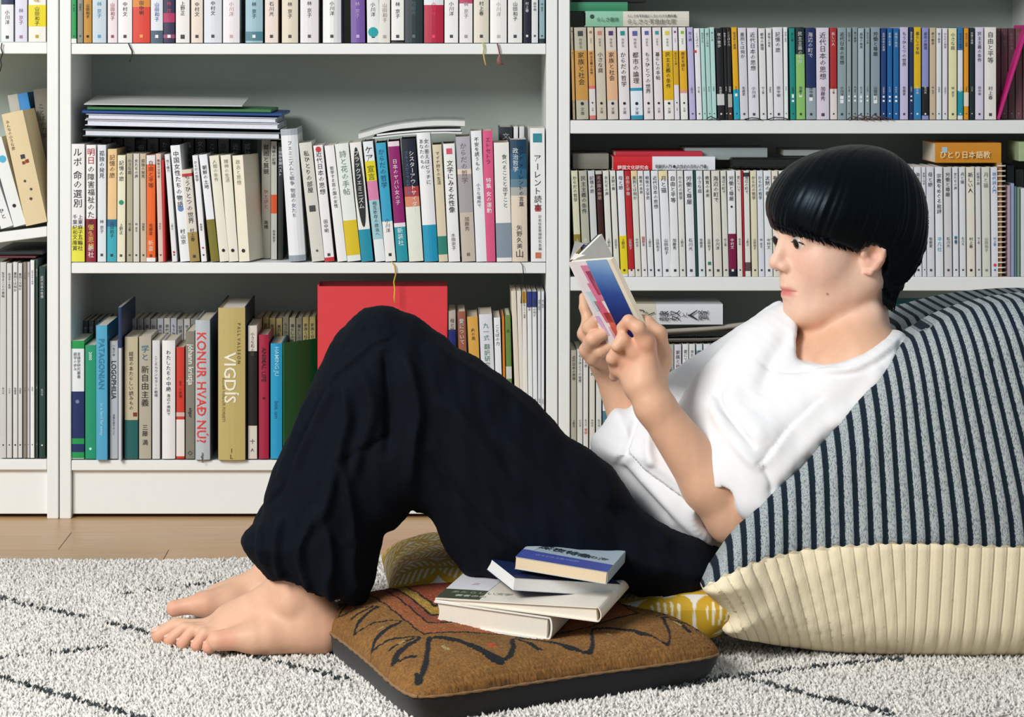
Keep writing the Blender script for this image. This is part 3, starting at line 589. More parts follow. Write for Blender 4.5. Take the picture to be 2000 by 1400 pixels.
def htext(s_, px, py, Y, hpx, col, par=None, rot=0, st=1.0):
    V, Fc, L = text_h(s_, hpx*1.25*sc(Y), rot=False, stretch=st)
    p = W(px, py, Y)
    if par is None: return
    o = link('lettering', mesh('lettering', [(x, 0, y) for x, y in V], Fc, ink(col)))
    o.matrix_world = Matrix.Translation(Vector(p)) @ Matrix.Rotation(rot, 4, 'Y')
    bpy.context.view_layer.update()
    o.parent = par; o.matrix_parent_inverse = par.matrix_world.inverted()
def find(s_):
    for ob in bpy.data.objects:
        if 'label' in ob and s_ in ob['label']: return ob
bpy.context.view_layer.update()
htext('らしさを不利益にしない小さな教科書', 1226, 31, .0035, 5, '#555', find('cream and mint hardcover'), st=.9)
htext('らしさと不自由な家', 1226, 42, .0035, 9, '#77766c', find('cream and mint hardcover'), st=.95)
htext('らしさ書房', 1166, 38, .0035, 7, '#3a6a52', find('cream and mint hardcover'))
htext('朝鮮学入門 ● 女性史の百年入門書', 1280, 325, .0015, 6.5, '#333', find('red and white paperback'), st=.8)
htext('韓国文化研究会', 1206, 327, .0015, 7, '#f0e0e0', find('red and white paperback'))
htext('ひとり日本語教', 1836, 302, .008, 12, '#f0d8a8', find('orange paperback'), st=.95)
# long black case lying on the row, partly behind the hair
m = MB(); a = W(1428, 318, .02); b = W(1640, 316, .02)
m.box((a[0], .02, a[2]-.0085), (b[0], .075, a[2]+.008), .003); c0 = m.build('pencil_case', mat('#0a0c0e', .5)); tag(c0, 'long black case lying on the books, reaching behind the hair', 'case')
# book 賢人と奴隷とバカ lying upside down, above the lower row
kb = lying(1236, 1412, 594, 634, .004, .14, '#dcdfe6', 'white book with large dark upside-down characters, lying above the lower row', texts=(), bands=[(0,.26,'#d2cdbb')], hard=False)
def rotglyph(ch, px, py, Y, hpx, col, par):
    g, f = glyph(ch)
    if not len(g): return
    c = (g.min(0)+g.max(0))/2; k = hpx*sc(Y)/.92; q = -(g-c)*k
    q = np.stack([-q[:, 1], q[:, 0]], 1)*-1
    p = W(px, py, Y); o = link('lettering', mesh('lettering', [(x, 0, z) for x, z in q], f, ink(col)))
    o.location = p; bpy.context.view_layer.update(); o.parent = par; o.matrix_parent_inverse = par.matrix_world.inverted()
bpy.context.view_layer.update()
for ch, px, py in [('賢', 1374, 615), ('人', 1353, 615), ('と', 1337, 615), ('奴', 1318, 616), ('隷', 1297, 617), ('バ', 1270, 618), ('カ', 1250, 612)]:
    rotglyph(ch, px, py, .0020, 20 if ch != 'と' else 12, '#2a2e3c', kb)
# folded cloth bags under it
def cloth(name, pts, Y0, Y1, th, m, label, cat):
    V = []; Fc = []; n = len(pts); M_ = 6
    for j in range(M_+1):
        y = Y0+(Y1-Y0)*j/M_; e = math.sin(math.pi*j/M_)
        for i, (px, py) in enumerate(pts):
            p = W(px, py, y); V.append((p[0], y, p[2]-.003*e+.002*math.sin(i*1.3+j)))
    for j in range(M_):
        for i in range(n-1): Fc.append((j*n+i, j*n+i+1, (j+1)*n+i+1, (j+1)*n+i))
    o = link(name, mesh(name, V, Fc, m, True)); sm = o.modifiers.new('t', 'SOLIDIFY'); sm.thickness = th; ss = o.modifiers.new('s', 'SUBSURF'); ss.levels = 1; ss.render_levels = 1
    tag(o, label, cat); return o
cloth('cloth_bag', [(1228,652),(1270,646),(1310,640),(1360,636),(1410,632),(1460,628),(1500,624)], .01, .16, .009, mat('#a8a49a', .9, .05, bump=.4), 'grey folded cloth bag lying on the books under the white book', 'bag')
cloth('cloth_sleeve', [(1232,664),(1280,662),(1340,660),(1400,657),(1450,652),(1500,648)], .006, .15, .005, mat('#77736a', .9, .05, bump=.4), 'darker grey cloth sleeve lying directly on the lower row', 'sleeve')
lying(1736,1846,600,612,.02,.16,'#18a0b4','turquoise file lying behind the neck, above the beanbag',kind='file',cat='file')
lying(1720,1850,613,664,.03,.16,'#1f8fae','azure file box under the turquoise file, behind the neck',kind='file',cat='file')
# ------------------------------------------------------------------ other things on the shelves
# curved magazine on the middle row
V = []; Fc = []; n = 16; YY = (.0, .17)
prof = [(700,262),(715,258),(735,252),(760,246),(790,241),(820,238),(850,236),(880,236),(908,237)]
def strip(name, top, th_px, Ya, Yb, m, parent=None, label=None, cat=None, group=None):
    V = []; Fc = []
    for Y_ in (Ya, Yb):
        for off in (0, th_px):
            for (px, py) in top: 
                p = W(px, py+off, Ya); V.append((p[0], Y_, p[2]))
    k = len(top)
    for i in range(k-1):
        Fc += [(i, i+1, 2*k+i+1, 2*k+i), (k+i+1, k+i, 3*k+i, 3*k+i+1), (i+1, i, k+i, k+i+1), (2*k+i, 2*k+i+1, 3*k+i+1, 3*k+i)]
    Fc += [(0, 2*k, 3*k, k), (k-1, 2*k-1, 4*k-1, 3*k-1)]
    o = link(name, mesh(name, V, Fc, m, False), parent)
    if label: tag(o, label, cat, group)
    return o
mag = strip('magazine', [(p[0], p[1]-1) for p in prof], 10, .004, .16, mat('#dcdfdc', .5, .03), label='thick white magazine bowed over the middle row of books', cat='magazine')
strip('cover', [(p[0], p[1]-2.6) for p in prof], 1.5, .003, .161, mat('#aab0ae', .4, .03), mag)
strip('booklet', [(736,262),(780,257),(830,253),(870,252),(900,252)], 3.5, .006, .15, mat('#e9ecec', .4, .02), label='white booklet lying just under the bowed magazine', cat='booklet')
strip('booklet', [(728,268),(780,262),(830,258),(870,257),(902,258)], 3.0, .008, .15, mat('#dfe3e4', .4, .02), label='lowest thin white booklet under the bowed magazine', cat='booklet')
# folders stacked on the left
def slab(px0, px1, pt, pb, Y0, Y1, col, label, name='folder', cat='folder', tiltpx=0, rough=.4, papers=False):
    a = W(px0, pt, Y0); b = W(px1, pb, Y0); V = []
    dz = tiltpx*sc(Y0)
    m = MB().box((a[0], Y0, b[2]), (b[0], Y1, a[2]), min(.0012, (a[2]-b[2])*.3))
    m.V = [(x, y, z-dz*(x-a[0])/(b[0]-a[0])) for x, y, z in m.V]
    if papers:
        r = empty(name, (0, 0, 0)); t = (a[2]-b[2])*.16
        top = MB().box((a[0], Y0, a[2]-t), (b[0], Y1, a[2]), t*.2); bot = MB().box((a[0], Y0, b[2]), (b[0], Y1, b[2]+t), t*.2)
        mid = MB().box((a[0]+.004, Y0+.003, b[2]+t), (b[0]-.003, Y1-.003, a[2]-t))
        ring = MB().box((a[0], Y1-.002, b[2]+t), (b[0], Y1, a[2]-t))
        for q in (top, bot, mid, ring): q.V = [(x, y, z-dz*(x-a[0])/(b[0]-a[0])) for x, y, z in q.V]
        top.build('front_board', mat(col, rough), r); bot.build('back_board', mat(col, rough), r); mid.build('papers', mat('#dfe2ea', .7, .08, scale=300), r); ring.build('spine', mat(col, rough), r)
        tag(r, label, cat); return r
    o = m.build(name, mat(col, rough, .03)); tag(o, label, cat); return o
slab(162,548,252,266,.012,.215,'#68757c','grey folder, lowest of the stack on the books, left','folder',tiltpx=7,papers=True)
slab(166,545,233,245,.016,.215,'#d4d9e4','white binder above the grey folder in the stack','binder','binder',tiltpx=8,papers=True)
slab(168,541,222,232,.014,.215,'#c9d0e0','upper white binder, below the blue folder','binder','binder',tiltpx=8,papers=True)
slab(160,552,215,221,.012,.225,'#1c4788','blue folder lying between the green one and the white binders',tiltpx=6)
slab(170,530,208,214,.010,.20,'#3a7a4a','green folder directly under the loose paper',tiltpx=6)
pp = empty('paper_sheet', (0,0,0))
bpy.data.objects.remove(pp)
V = []
for Y_, pts in ((.002, [(164,203),(260,206),(360,208),(473,211)]), (.20, [(160,175),(260,176),(360,178),(470,181)])):
    for px, py in pts:
        s = sc(Y_); z = CZ-(204-HY)*sc(.002)+.001 + (.010 if Y_ > .1 else 0) - (px-164)*.00001
        V.append(((px-CX)*sc(.002), Y_, z))
o = link('paper_sheet', mesh('paper_sheet', V, [(i, i+1, 5+i, 4+i) for i in range(3)], mat('#d3d7d4', .6, .02))); sm = o.modifiers.new('t', 'SOLIDIFY'); sm.thickness = .0012
tag(o, 'white loose paper lying on top of the folder stack', 'paper')
# dark magazines lying over the left lower row
slab(-12,84,490,499,.02,.22,'#1a1f22','black flat folder on top of the magazines, left edge',tiltpx=-1)
slab(-12,70,500,504,.012,.20,'#6a3038','dark red magazine lying on the upright magazines, left edge','magazine','magazine')
# dark case on the binder end (the vertical bluish cover at the right end of the stack)
# spiral notebook, right bookcase
x0, x1 = xx(1950), xx(1959); zb = zz(541)+.0004; zt = zz(318)
nb = empty('spiral_notebook', (x0, .0, zb)); tag(nb, 'kraft spiral notebook standing upright beside the dark file', 'notebook')
MB().box((0, .008, 0), (x1-x0, .15, zt-zb), .0006).build('kraft_cover', mat('#b98a54', .7, .06), nb)
MB().box((.0012, .0085, .001), (x1-x0-.0012, .149, zt-zb-.001)).build('pages', PAGE, nb)
sp = MB()
nn = 22
for i in range(nn):
    z = (zt-zb)*(i+.7)/(nn+.4)
    pts = [((x1-x0)/2+.0062*math.cos(a)+.002, .006+.006*math.sin(a), z+.0012*a/6.28) for a in [j*2*math.pi/10 for j in range(11)]]
    sp.tube(pts, .0011, 5)
sp.build('spiral_binding', mat('#e6e2da', .35, 0), nb, True)
def standing_slab(px0, px1, pt, base, Y0, d, col, label, name, cat, rough=.5):
    z = zz(base)+.0004; a = W(px0, pt, Y0); b = W(px1, base, Y0)
    o = MB().box((a[0], Y0, z), (b[0], Y0+d, a[2]), .0008).build(name, mat(col, rough, .05)); tag(o, label, cat); return o
standing_slab(1966,1981,322,541,.06,.16,'#1c3436','dark green file standing behind the pale folders','file','file')
standing_slab(1983,1999,330,541,.06,.16,'#16211f','black file at the right edge behind the pale folders','file','file')
for i, (a, b, t, c, l) in enumerate([(1968,1974,362,'#b49aa8','mauve paper folder, first beside the spiral notebook'),(1975,1981,358,'#9aa4c4','periwinkle paper folder beside the mauve one'),(1982,1986,364,'#5a7c80','teal paper folder, third beside the spiral notebook'),(1987,1992,366,'#7e9a86','sage paper folder, fourth beside the spiral notebook'),(1994,2006,368,'#dfe2e6','white folder at the right edge of the picture')]):
    standing_slab(a, b, t, 541, .004, .05, c, l, 'paper_folder', 'folder')
o = standing_slab(1990,2030,277,316,.01,.1,'#a8b890','green and white small box on the row at the right edge','box','box')
# ribbons, each belonging to the book above it
bpy.context.view_layer.update()
def attach(o, px, py):
    best = None; x = xx(px); z = zz(py)
    for q in bpy.data.objects:
        if q.parent is None and q.get('category') == 'book' and abs(q.location.z-z) < .03 and q.location.y < .02:
            d = abs(q.location.x-x)
            if best is None or d < best[0]: best = (d, q)
    q = best[1]; o.parent = q; o.matrix_parent_inverse = q.matrix_world.inverted()
def ribbon(pts, wpx, col, label, Y=-.003, thick=.0006):
    V = []; Fc = []
    for i, q in enumerate(pts):
        px, py = q[:2]; w_ = (q[2] if len(q) > 2 else wpx)
        p = W(px, py, Y)
        V += [(p[0]-w_*S0/2, Y-.0008*math.sin(i), p[2]), (p[0]+w_*S0/2, Y-.0008*math.cos(i*1.3), p[2])]
    for i in range(len(pts)-1): Fc.append((2*i, 2*i+1, 2*i+3, 2*i+2))
    o = link('bookmark_ribbon', mesh('bookmark_ribbon', V, Fc, mat(col, .6, .05), True)); sm = o.modifiers.new('t', 'SOLIDIFY'); sm.thickness = thick
    o['label'] = label.split(' bookmark')[0]+' bookmark ribbon'; attach(o, pts[0][0], pts[0][1]); return o
ribbon([(251,84),(254,92),(258,100),(258,107),(255,114),(254,121)], 2.5, '#15211f', 'black bookmark ribbon hanging from the top shelf, left part')
ribbon([(943,83),(945,95),(944,104),(946,116),(949,128)], 2.6, '#cfc06c', 'pale yellow bookmark ribbon hanging from the top shelf')
ribbon([(971,84,3),(974,96,3),(976,106,3),(974,116,8),(977,126,13)], 3, '#8a5a58', 'frayed brown bookmark ribbon hanging from the top shelf')
ribbon([(765,511),(771,520),(773,535),(769,550),(771,565),(770,580),(771,592)], 2.6, '#dcae30', 'long yellow bookmark ribbon hanging before the red file')
ribbon([(1016,511),(1021,520),(1022,535),(1021,548),(1018,562),(1019,575),(1018,592)], 1.4, '#12161a', 'thin black bookmark ribbon hanging over the bottom shelf')
ribbon([(4,84),(2,94),(5,104),(1,116),(3,128),(0,140)], 2.2, '#15211f', 'black bookmark ribbon at the left edge of the picture')
def cord(pts, label, col='#3a2420', r=.0009):
    m = MB().tube([W(px, py, Y) for px, py, Y in pts], r, 6); o = m.build('bookmark_cord', mat(col, .7, .05), None, True); attach(o, pts[0][0], pts[0][1]+6)
cord([(1380,232,-.003),(1388,227,-.004),(1396,231,-.004),(1404,233,-.002)], 'short dark bookmark cord curled on the upper shelf, left', '#2c3430')
cord([(1454,233,-.002),(1468,230,-.004),(1480,231,-.004),(1488,234,-.002)], 'dark bookmark cord curled below the white paperbacks', '#2c2420')
cord([(1500,233,-.002),(1513,229,-.004),(1530,230,-.004),(1540,233,-.002)], 'brown bookmark cord curled beside the teal paperback')
for k_ in range(5):
    cord([(1655+k_*14,233,-.002),(1665+k_*14,227-k_ % 2*3,-.005),(1680+k_*14,231,-.004),(1692+k_*13,234,-.003)], ['rust bookmark cord, first of five under the grey paperbacks','rust bookmark cord, second under the grey paperbacks','rust bookmark cord, third under the grey paperbacks','rust bookmark cord, fourth under the blue paperbacks','dark end of the rust cords under the blue paperbacks'][k_], '#5a342c')
# ------------------------------------------------------------------ implicit surfaces turned into meshes
def catmull(P, n=6, closed=True):
    P = np.array(P, float); N = len(P); out = []
    rng = range(N) if closed else range(N-1)
    for i in rng:
        if closed: a, b, c, d = P[i-1], P[i], P[(i+1) % N], P[(i+2) % N]
        else: a, b, c, d = P[max(i-1, 0)], P[i], P[i+1], P[min(i+2, N-1)]
        for k in range(n):
            t = k/n
            out.append(.5*((2*b)+(-a+c)*t+(2*a-5*b+4*c-d)*t*t+(-a+3*b-3*c+d)*t**3))
    if not closed: out.append(P[-1])
    return np.array(out)
def px2(P, Y): s = sc(Y); P = np.array(P, float); return np.stack([(P[:, 0]-CX)*s, CZ-(P[:, 1]-HY)*s], 1)
class Poly2:
    """signed distance of a closed outline in the x-z plane, sampled on a grid"""
    def __init__(s, pts_px, Y, h=.003, pad=.12, smooth=5):
        P = px2(catmull(pts_px, smooth) if smooth else pts_px, Y)
        s.lo = P.min(0)-pad; s.h = h; n = np.ceil((P.max(0)+pad-s.lo)/h).astype(int)+1; s.n = n
        X, Z = np.meshgrid(s.lo[0]+h*np.arange(n[0]), s.lo[1]+h*np.arange(n[1]), indexing='ij')
        q = np.stack([X.ravel(), Z.ravel()], 1).astype(np.float32); d = np.full(len(q), 1e9, np.float32); ins = np.zeros(len(q), bool)
        A = P.astype(np.float32); B = np.roll(A, -1, 0)
        for a, b in zip(A, B):
            e = b-a; w = q-a; t = np.clip((w@e)/max(float(e@e), 1e-12), 0, 1); r = w-t[:, None]*e
            d = np.minimum(d, (r*r).sum(1))
            c = ((a[1] <= q[:, 1]) != (b[1] <= q[:, 1]))
            if abs(e[1]) > 1e-12: ins ^= c & (q[:, 0] < a[0]+(q[:, 1]-a[1])/e[1]*e[0])
        d = np.sqrt(d); d[ins] *= -1; s.g = d.reshape(n)
    def __call__(s, x, z):
        fx = np.clip((x-s.lo[0])/s.h, 0, s.n[0]-1.001); fz = np.clip((z-s.lo[1])/s.h, 0, s.n[1]-1.001)
        i = fx.astype(int); j = fz.astype(int); u = fx-i; v = fz-j; g = s.g
        return g[i, j]*(1-u)*(1-v)+g[i+1, j]*u*(1-v)+g[i, j+1]*(1-u)*v+g[i+1, j+1]*u*v
def inflate(poly, yc, R, T, bulge=0., bl=.15):
    """rounded solid: outline poly, half thickness T(+bulge inside), edge rounding R; yc may be a function of x,z"""
    def f(P):
        e = -poly(P[:, 0], P[:, 2]); y0 = yc(P[:, 0], P[:, 2]) if callable(yc) else yc
        RT = R
        if T <= R+1e-6:
            q = np.maximum(R-e, 0); return np.hypot(q, (P[:, 1]-y0)*R/(T+bulge*(1-np.exp(-np.maximum(e, 0)/bl))))-R
        TT = T+bulge*(1-np.exp(-np.maximum(e, 0)/bl))
        qx = R-e; qy = np.abs(P[:, 1]-y0)-(TT-R)
        return np.minimum(np.maximum(qx, qy), 0)+np.hypot(np.maximum(qx, 0), np.maximum(qy, 0))-R
    return f
def cone(a, b, ra, rb):
    a = np.array(a, float); b = np.array(b, float); ba = b-a; L2 = max(float(ba@ba), 1e-12)
    def f(P):
        w = P-a; t = np.clip((w@ba)/L2, 0, 1); r = w-t[:, None]*ba
        return np.sqrt((r*r).sum(1))-(ra+(rb-ra)*t)
    return f, (a+b)/2, math.sqrt(L2)/2+max(ra, rb)
def ell(c, r, M=None):
    c = np.array(c, float); r = np.array(r, float)
    def f(P):
        w = P-c
        if M is not None: w = w@M
        k0 = np.sqrt(((w/r)**2).sum(1)); k1 = np.sqrt(((w/(r*r))**2).sum(1))+1e-9
        return k0*(k0-1)/k1
    return f, c, float(r.max())
class Shape:
    def __init__(s): s.ops = []; s.disp = None
    def add(s, prim, k=.01, op=1):
        if isinstance(prim, tuple): s.ops.append((op, k, prim[0], prim[1], prim[2]))
        else: s.ops.append((op, k, prim, None, None))
        return s
    def sub(s, prim, k=.004): return s.add(prim, k, -1)
    def cut(s, prim, k=.004): return s.add(prim, k, 0)      # keep only what is inside prim
    def near(s, c, R):
        return [o for o in s.ops if o[3] is None or np.linalg.norm(o[3]-c)-o[4] < R+.035+o[1]]
    def ev(s, P, ops=None):
        d = np.full(len(P), 1.0)
        for op, k, f, c, r in (s.ops if ops is None else ops):
            e = f(P)
            if op == 1:
                h = np.maximum(k-np.abs(d-e), 0)/k; d = np.minimum(d, e)-h*h*k*.25
            elif op == -1:
                e = -e; h = np.maximum(k-np.abs(d-e), 0)/k; d = np.maximum(d, e)+h*h*k*.25
            else:
                h = np.maximum(k-np.abs(d-e), 0)/k; d = np.maximum(d, e)+h*h*k*.25
        if s.disp is not None: d = d+s.disp(P, d)
        return d
def polygonise(S, lo, hi, h, B=16, slack=.03):
    lo = np.array(lo, float); hi = np.array(hi, float); nb = np.ceil((hi-lo)/(h*B)).astype(int)
    ii = np.stack(np.meshgrid(*[np.arange(n) for n in nb], indexing='ij'), -1).reshape(-1, 3)
    C = lo+(ii+.5)*h*B; R = h*B*.87
    d = S.ev(C); keep = np.abs(d) < R*1.25+slack
    ii = ii[keep]; n1 = B+1
    loc = np.stack(np.meshgrid(*[np.arange(n1)]*3, indexing='ij'), -1).reshape(-1, 3)
    big = 4096; keys = []; verts = []; quads = []
    K = np.array([big*big, big, 1], np.int64)
    corners = [(0,0,0),(1,0,0),(0,1,0),(1,1,0),(0,0,1),(1,0,1),(0,1,1),(1,1,1)]
    edges = [(a, b) for a in range(8) for b in range(8) if a < b and sum(abs(x-y) for x, y in zip(corners[a], corners[b])) == 1]
    for b in ii:
        g0 = b*B; c = lo+(g0+B/2)*h; ops = S.near(c, R)
        if not ops: continue
        P = lo+(g0+loc)*h; v = S.ev(P, ops).reshape(n1, n1, n1)
        if v.min() > 0 or v.max() < 0: continue
        s = v < 0
        vs = [v[x:x+B, y:y+B, z:z+B] for x, y, z in corners]; ss = [w < 0 for w in vs]
        cnt = sum(w.astype(np.int8) for w in ss); act = (cnt > 0) & (cnt < 8)
        idx = np.argwhere(act)
        if len(idx) == 0: continue
        vals = np.stack([w[act] for w in vs], 1); acc = np.zeros((len(idx), 3)); num = np.zeros(len(idx))
        for a, b2 in edges:
            va, vb = vals[:, a], vals[:, b2]; m = (va < 0) != (vb < 0); t = np.where(m, va/np.where(m, va-vb, 1), 0)
            ca = np.array(corners[a]); cb = np.array(corners[b2])
            acc += m[:, None]*(ca+t[:, None]*(cb-ca)); num += m
        verts.append(lo+(g0+idx+acc/num[:, None])*h); keys.append((g0+idx+8)@K)
        for ax in range(3):
            sl = [slice(0, B)]*3; sl2 = list(sl); sl2[ax] = slice(1, B+1)
            s0 = s[tuple(sl)]; s1 = s[tuple(sl2)]; e = np.argwhere(s0 != s1)
            if len(e) == 0: continue
            flip = s0[tuple(e.T)]
            u = np.zeros(3, int); w = np.zeros(3, int); u[(ax+1) % 3] = 1; w[(ax+2) % 3] = 1
            g = g0+e+8
            q = np.stack([(g-u-w)@K, (g-w)@K, g@K, (g-u)@K], 1); q[~flip] = q[~flip][:, ::-1]
            quads.append(q)
    keys = np.concatenate(keys); verts = np.concatenate(verts); quads = np.concatenate(quads)
    order = np.argsort(keys); keys = keys[order]; verts = verts[order]
    keys, ui = np.unique(keys, return_index=True); verts = verts[ui]
    f = np.searchsorted(keys, quads); f = np.minimum(f, len(keys)-1); ok = (keys[f] == quads).all(1)
    return verts, f[ok]
def vnormals(V, Q):
    n = np.cross(V[Q[:, 2]]-V[Q[:, 0]], V[Q[:, 3]]-V[Q[:, 1]]); N = np.zeros_like(V)
    for i in range(4): 
        for c in range(3): N[:, c] += np.bincount(Q[:, i], n[:, c], len(V))
    return N/(np.linalg.norm(N, axis=1)[:, None]+1e-12)
def relax(V, Q, it=1, lam=.5):
    for _ in range(it):
        A = np.zeros_like(V); c = np.zeros(len(V))
        for i in range(4):
            j = Q[:, (i+1) % 4]; k = Q[:, i]
            for a, b in ((k, j), (j, k)):
                for q in range(3): A[:, q] += np.bincount(a, V[b, q], len(V))
                c += np.bincount(a, minlength=len(V))
        V = V+lam*(A/np.maximum(c, 1)[:, None]-V)
    return V
def polyline_d(pts, Y):
    """distance in the x-z plane to a polyline given in picture px at depth Y, with parameter 0..1 along it"""
    A = px2(catmull(pts, 6, False), Y)
    def f(x, z):
        d = np.full(len(x), 1e9); sg = np.zeros(len(x)); tt = np.zeros(len(x)); n = len(A)-1
        for i in range(n):
            a, b = A[i], A[i+1]; e = b-a; wx = x-a[0]; wz = z-a[1]
            t = np.clip((wx*e[0]+wz*e[1])/(e@e+1e-12), 0, 1); dd = np.hypot(wx-t*e[0], wz-t*e[1])
            m = dd < d; d = np.where(m, dd, d); tt = np.where(m, (i+t)/n, tt); sg = np.where(m, np.sign(wx*e[1]-wz*e[0]), sg)
        return d, tt, sg
    return f
def apply_folds(V, N, folds, Y, front=True):
    """folds: (pts, width px, height mm[, one-sided])  ridges (+) and creases (-) pressed into the cloth, both ends fading"""
    D_ = np.zeros(len(V)); s = sc(Y)
    for fo in folds:
        pts, w, a = fo[:3]; w = w*s
        P = px2(pts, Y); m = (V[:, 0] > P[:, 0].min()-3*w) & (V[:, 0] < P[:, 0].max()+3*w) & (V[:, 2] > P[:, 1].min()-3*w) & (V[:, 2] < P[:, 1].max()+3*w)
        if front: m &= N[:, 1] < .35
        if not m.any(): continue
        d, t, sg = polyline_d(pts, Y)(V[m, 0], V[m, 2])
        fade = np.clip(np.minimum(t, 1-t)*5, 0, 1)
        if len(fo) > 3 and fo[3] == 'step':                # overlap of two layers: raised on one side, falling away slowly
            g = np.where(sg > 0, np.exp(-d/(w*2)), np.exp(-(d/(w*.25))**2))
        else: g = np.exp(-(d/w)**2)
        D_[m] += a*.0013*g*fade
    return V+N*D_[:, None]
def wav(P, fr, seed, n=5):
    """cheap smooth noise: sum of sines"""
    r = np.random.RandomState(seed); o = np.zeros(len(P))
    for i in range(n):
        k = r.normal(size=3)*fr*(1+.5*i); o += np.sin(P@k+r.uniform(0, 6.28))/(1+.5*i)
    return o/2.2
# ------------------------------------------------------------------ rug
RZ = .012
RUGW = '#e9e5de'
def rug():
    r = empty('rug', (0, 0, 0)); tag(r, 'off-white shaggy rug with thin black diamond lines on the floor', 'rug')
    yb = lambda x: -.385+.016*np.sin(x*4.1+1.2)-.006*np.sin(x*11)           # far edge, slightly wavy
    yf = lambda x: -1.352-.035*(1.0-np.clip((x-.0)/.7, -1.5, 1.3))-.0*x
    x0, x1 = -.98, 1.12
    nx, ny = 420, 220
    X = np.linspace(x0, x1, nx); V = []
    U = np.linspace(0, 1, ny)
    XX, UU = np.meshgrid(X, U, indexing='ij'); YY = yb(XX)*(1-UU)+yf(XX)*UU
    e = np.minimum(UU, 1-UU)*ny; ZZ = RZ*(1-np.exp(-(e+.2)/2.2))*.8+.001
    V = np.stack([XX, YY, ZZ], -1).reshape(-1, 3)
    i, j = np.meshgrid(np.arange(nx-1), np.arange(ny-1), indexing='ij'); a = (i*ny+j).ravel()
    Q = np.stack([a, a+1, a+ny+1, a+ny], 1)[:, ::-1]
    nz = wav(V*np.array([1, 1, 0]), 160, 3)+wav(V*np.array([1, 1, 0]), 420, 5); V[:, 2] += .0009*nz
    me = fast_mesh('backing', V, Q, mat('#cfcac2', .9, .1, scale=250)); link('backing', me, r)
    # black lines, picked off the photograph and laid on the rug plane
    def G(px, py): 
        d = (CZ-RZ)*F/(py-HY); return ((px-CX)*d/F, d-D)
    lines = [[(-60,1150),(0,1166),(60,1184),(165,1206)], [(218,1218),(300,1238)], [(300,1238),(400,1262),(520,1288),(620,1312),(680,1326)],
             [(230,1162),(330,1148),(440,1135)], [(-20,1288),(60,1281),(200,1265),(220,1262)], [(-40,1310),(0,1322),(90,1350),(200,1380),(300,1408)],
             [(1350,1340),(1400,1326),(1500,1314),(1600,1302),(1760,1286)], [(1420,1318),(1500,1336),(1600,1362),(1700,1383),(1790,1402)], [(1290,1345),(1420,1322)]]
    dens = [.75, .95, .8, .55, .6, .98, .9, .85, .9]
    L = [np.array([G(*p) for p in l]) for l in lines]
    rs = np.random.RandomState(7); n = 92000
    tx = rs.uniform(x0, x1, n); tu = rs.uniform(0, 1, n)**.92; ty = yb(tx)*(1-tu)+yf(tx)*tu
    col = np.tile(np.array(lin(RUGW)), (n, 1))*rs.uniform(.86, 1.05, n)[:, None]
    col *= (1+.05*np.stack([wav(np.stack([tx, ty, 0*tx], 1), 9, 8)]*3, 1)*np.array([1, 1, 1.15]))
    for l, de in zip(L, dens):
        d = np.full(n, 9.); tt = np.zeros(n)
        for a, b in zip(l[:-1], l[1:]):
            ee = b-a; t = np.clip(((tx-a[0])*ee[0]+(ty-a[1])*ee[1])/(ee@ee), 0, 1); dd = np.hypot(tx-a[0]-t*ee[0], ty-a[1]-t*ee[1])
            d = np.minimum(d, dd)
        patch = wav(np.stack([tx, ty, 0*tx], 1), 60, 21)*.5+.5
        m = (d < .0056+.0022*patch) & (rs.uniform(0, 1, n) < de) & (patch < .35+de*.75)
        col[m] = np.array(lin('#1d2729'))*rs.uniform(.7, 1.5, m.sum())[:, None]
    hgt = rs.uniform(.006, .0105, n)*np.clip(np.minimum(tu, 1-tu)*40, .45, 1); w = rs.uniform(.0017, .0027, n)
    ang = rs.uniform(0, 6.28, n); tilt = rs.normal(0, .0026, (n, 2))
    base = np.stack([tx, ty, np.full(n, RZ*.55)], 1)
    ring = []
    for lv, (f, wk) in enumerate([(0, .8), (.62, 1.15)]):
        for k in range(3):
            a = ang+k*2.0944+lv*.5
            ring.append(np.stack([base[:, 0]+np.cos(a)*w*wk+tilt[:, 0]*f*1.2, base[:, 1]+np.sin(a)*w*wk+tilt[:, 1]*f*1.2, base[:, 2]+hgt*f], 1))
    ring.append(np.stack([base[:, 0]+tilt[:, 0]*1.3, base[:, 1]+tilt[:, 1]*1.3, base[:, 2]+hgt], 1))
    Vt = np.stack(ring, 1).reshape(-1, 3)
    b = (np.arange(n)*7)[:, None]; T = []
    for k in range(3):
        k2 = (k+1) % 3
        T += [b+np.array([[k, k2, 3+k2]]), b+np.array([[k, 3+k2, 3+k]]), b+np.array([[3+k, 3+k2, 6]])]
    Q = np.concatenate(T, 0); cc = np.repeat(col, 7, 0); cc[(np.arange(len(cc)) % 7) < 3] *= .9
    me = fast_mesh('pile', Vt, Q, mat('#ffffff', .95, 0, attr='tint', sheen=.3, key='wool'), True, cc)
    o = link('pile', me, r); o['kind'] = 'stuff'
    return r
rug()

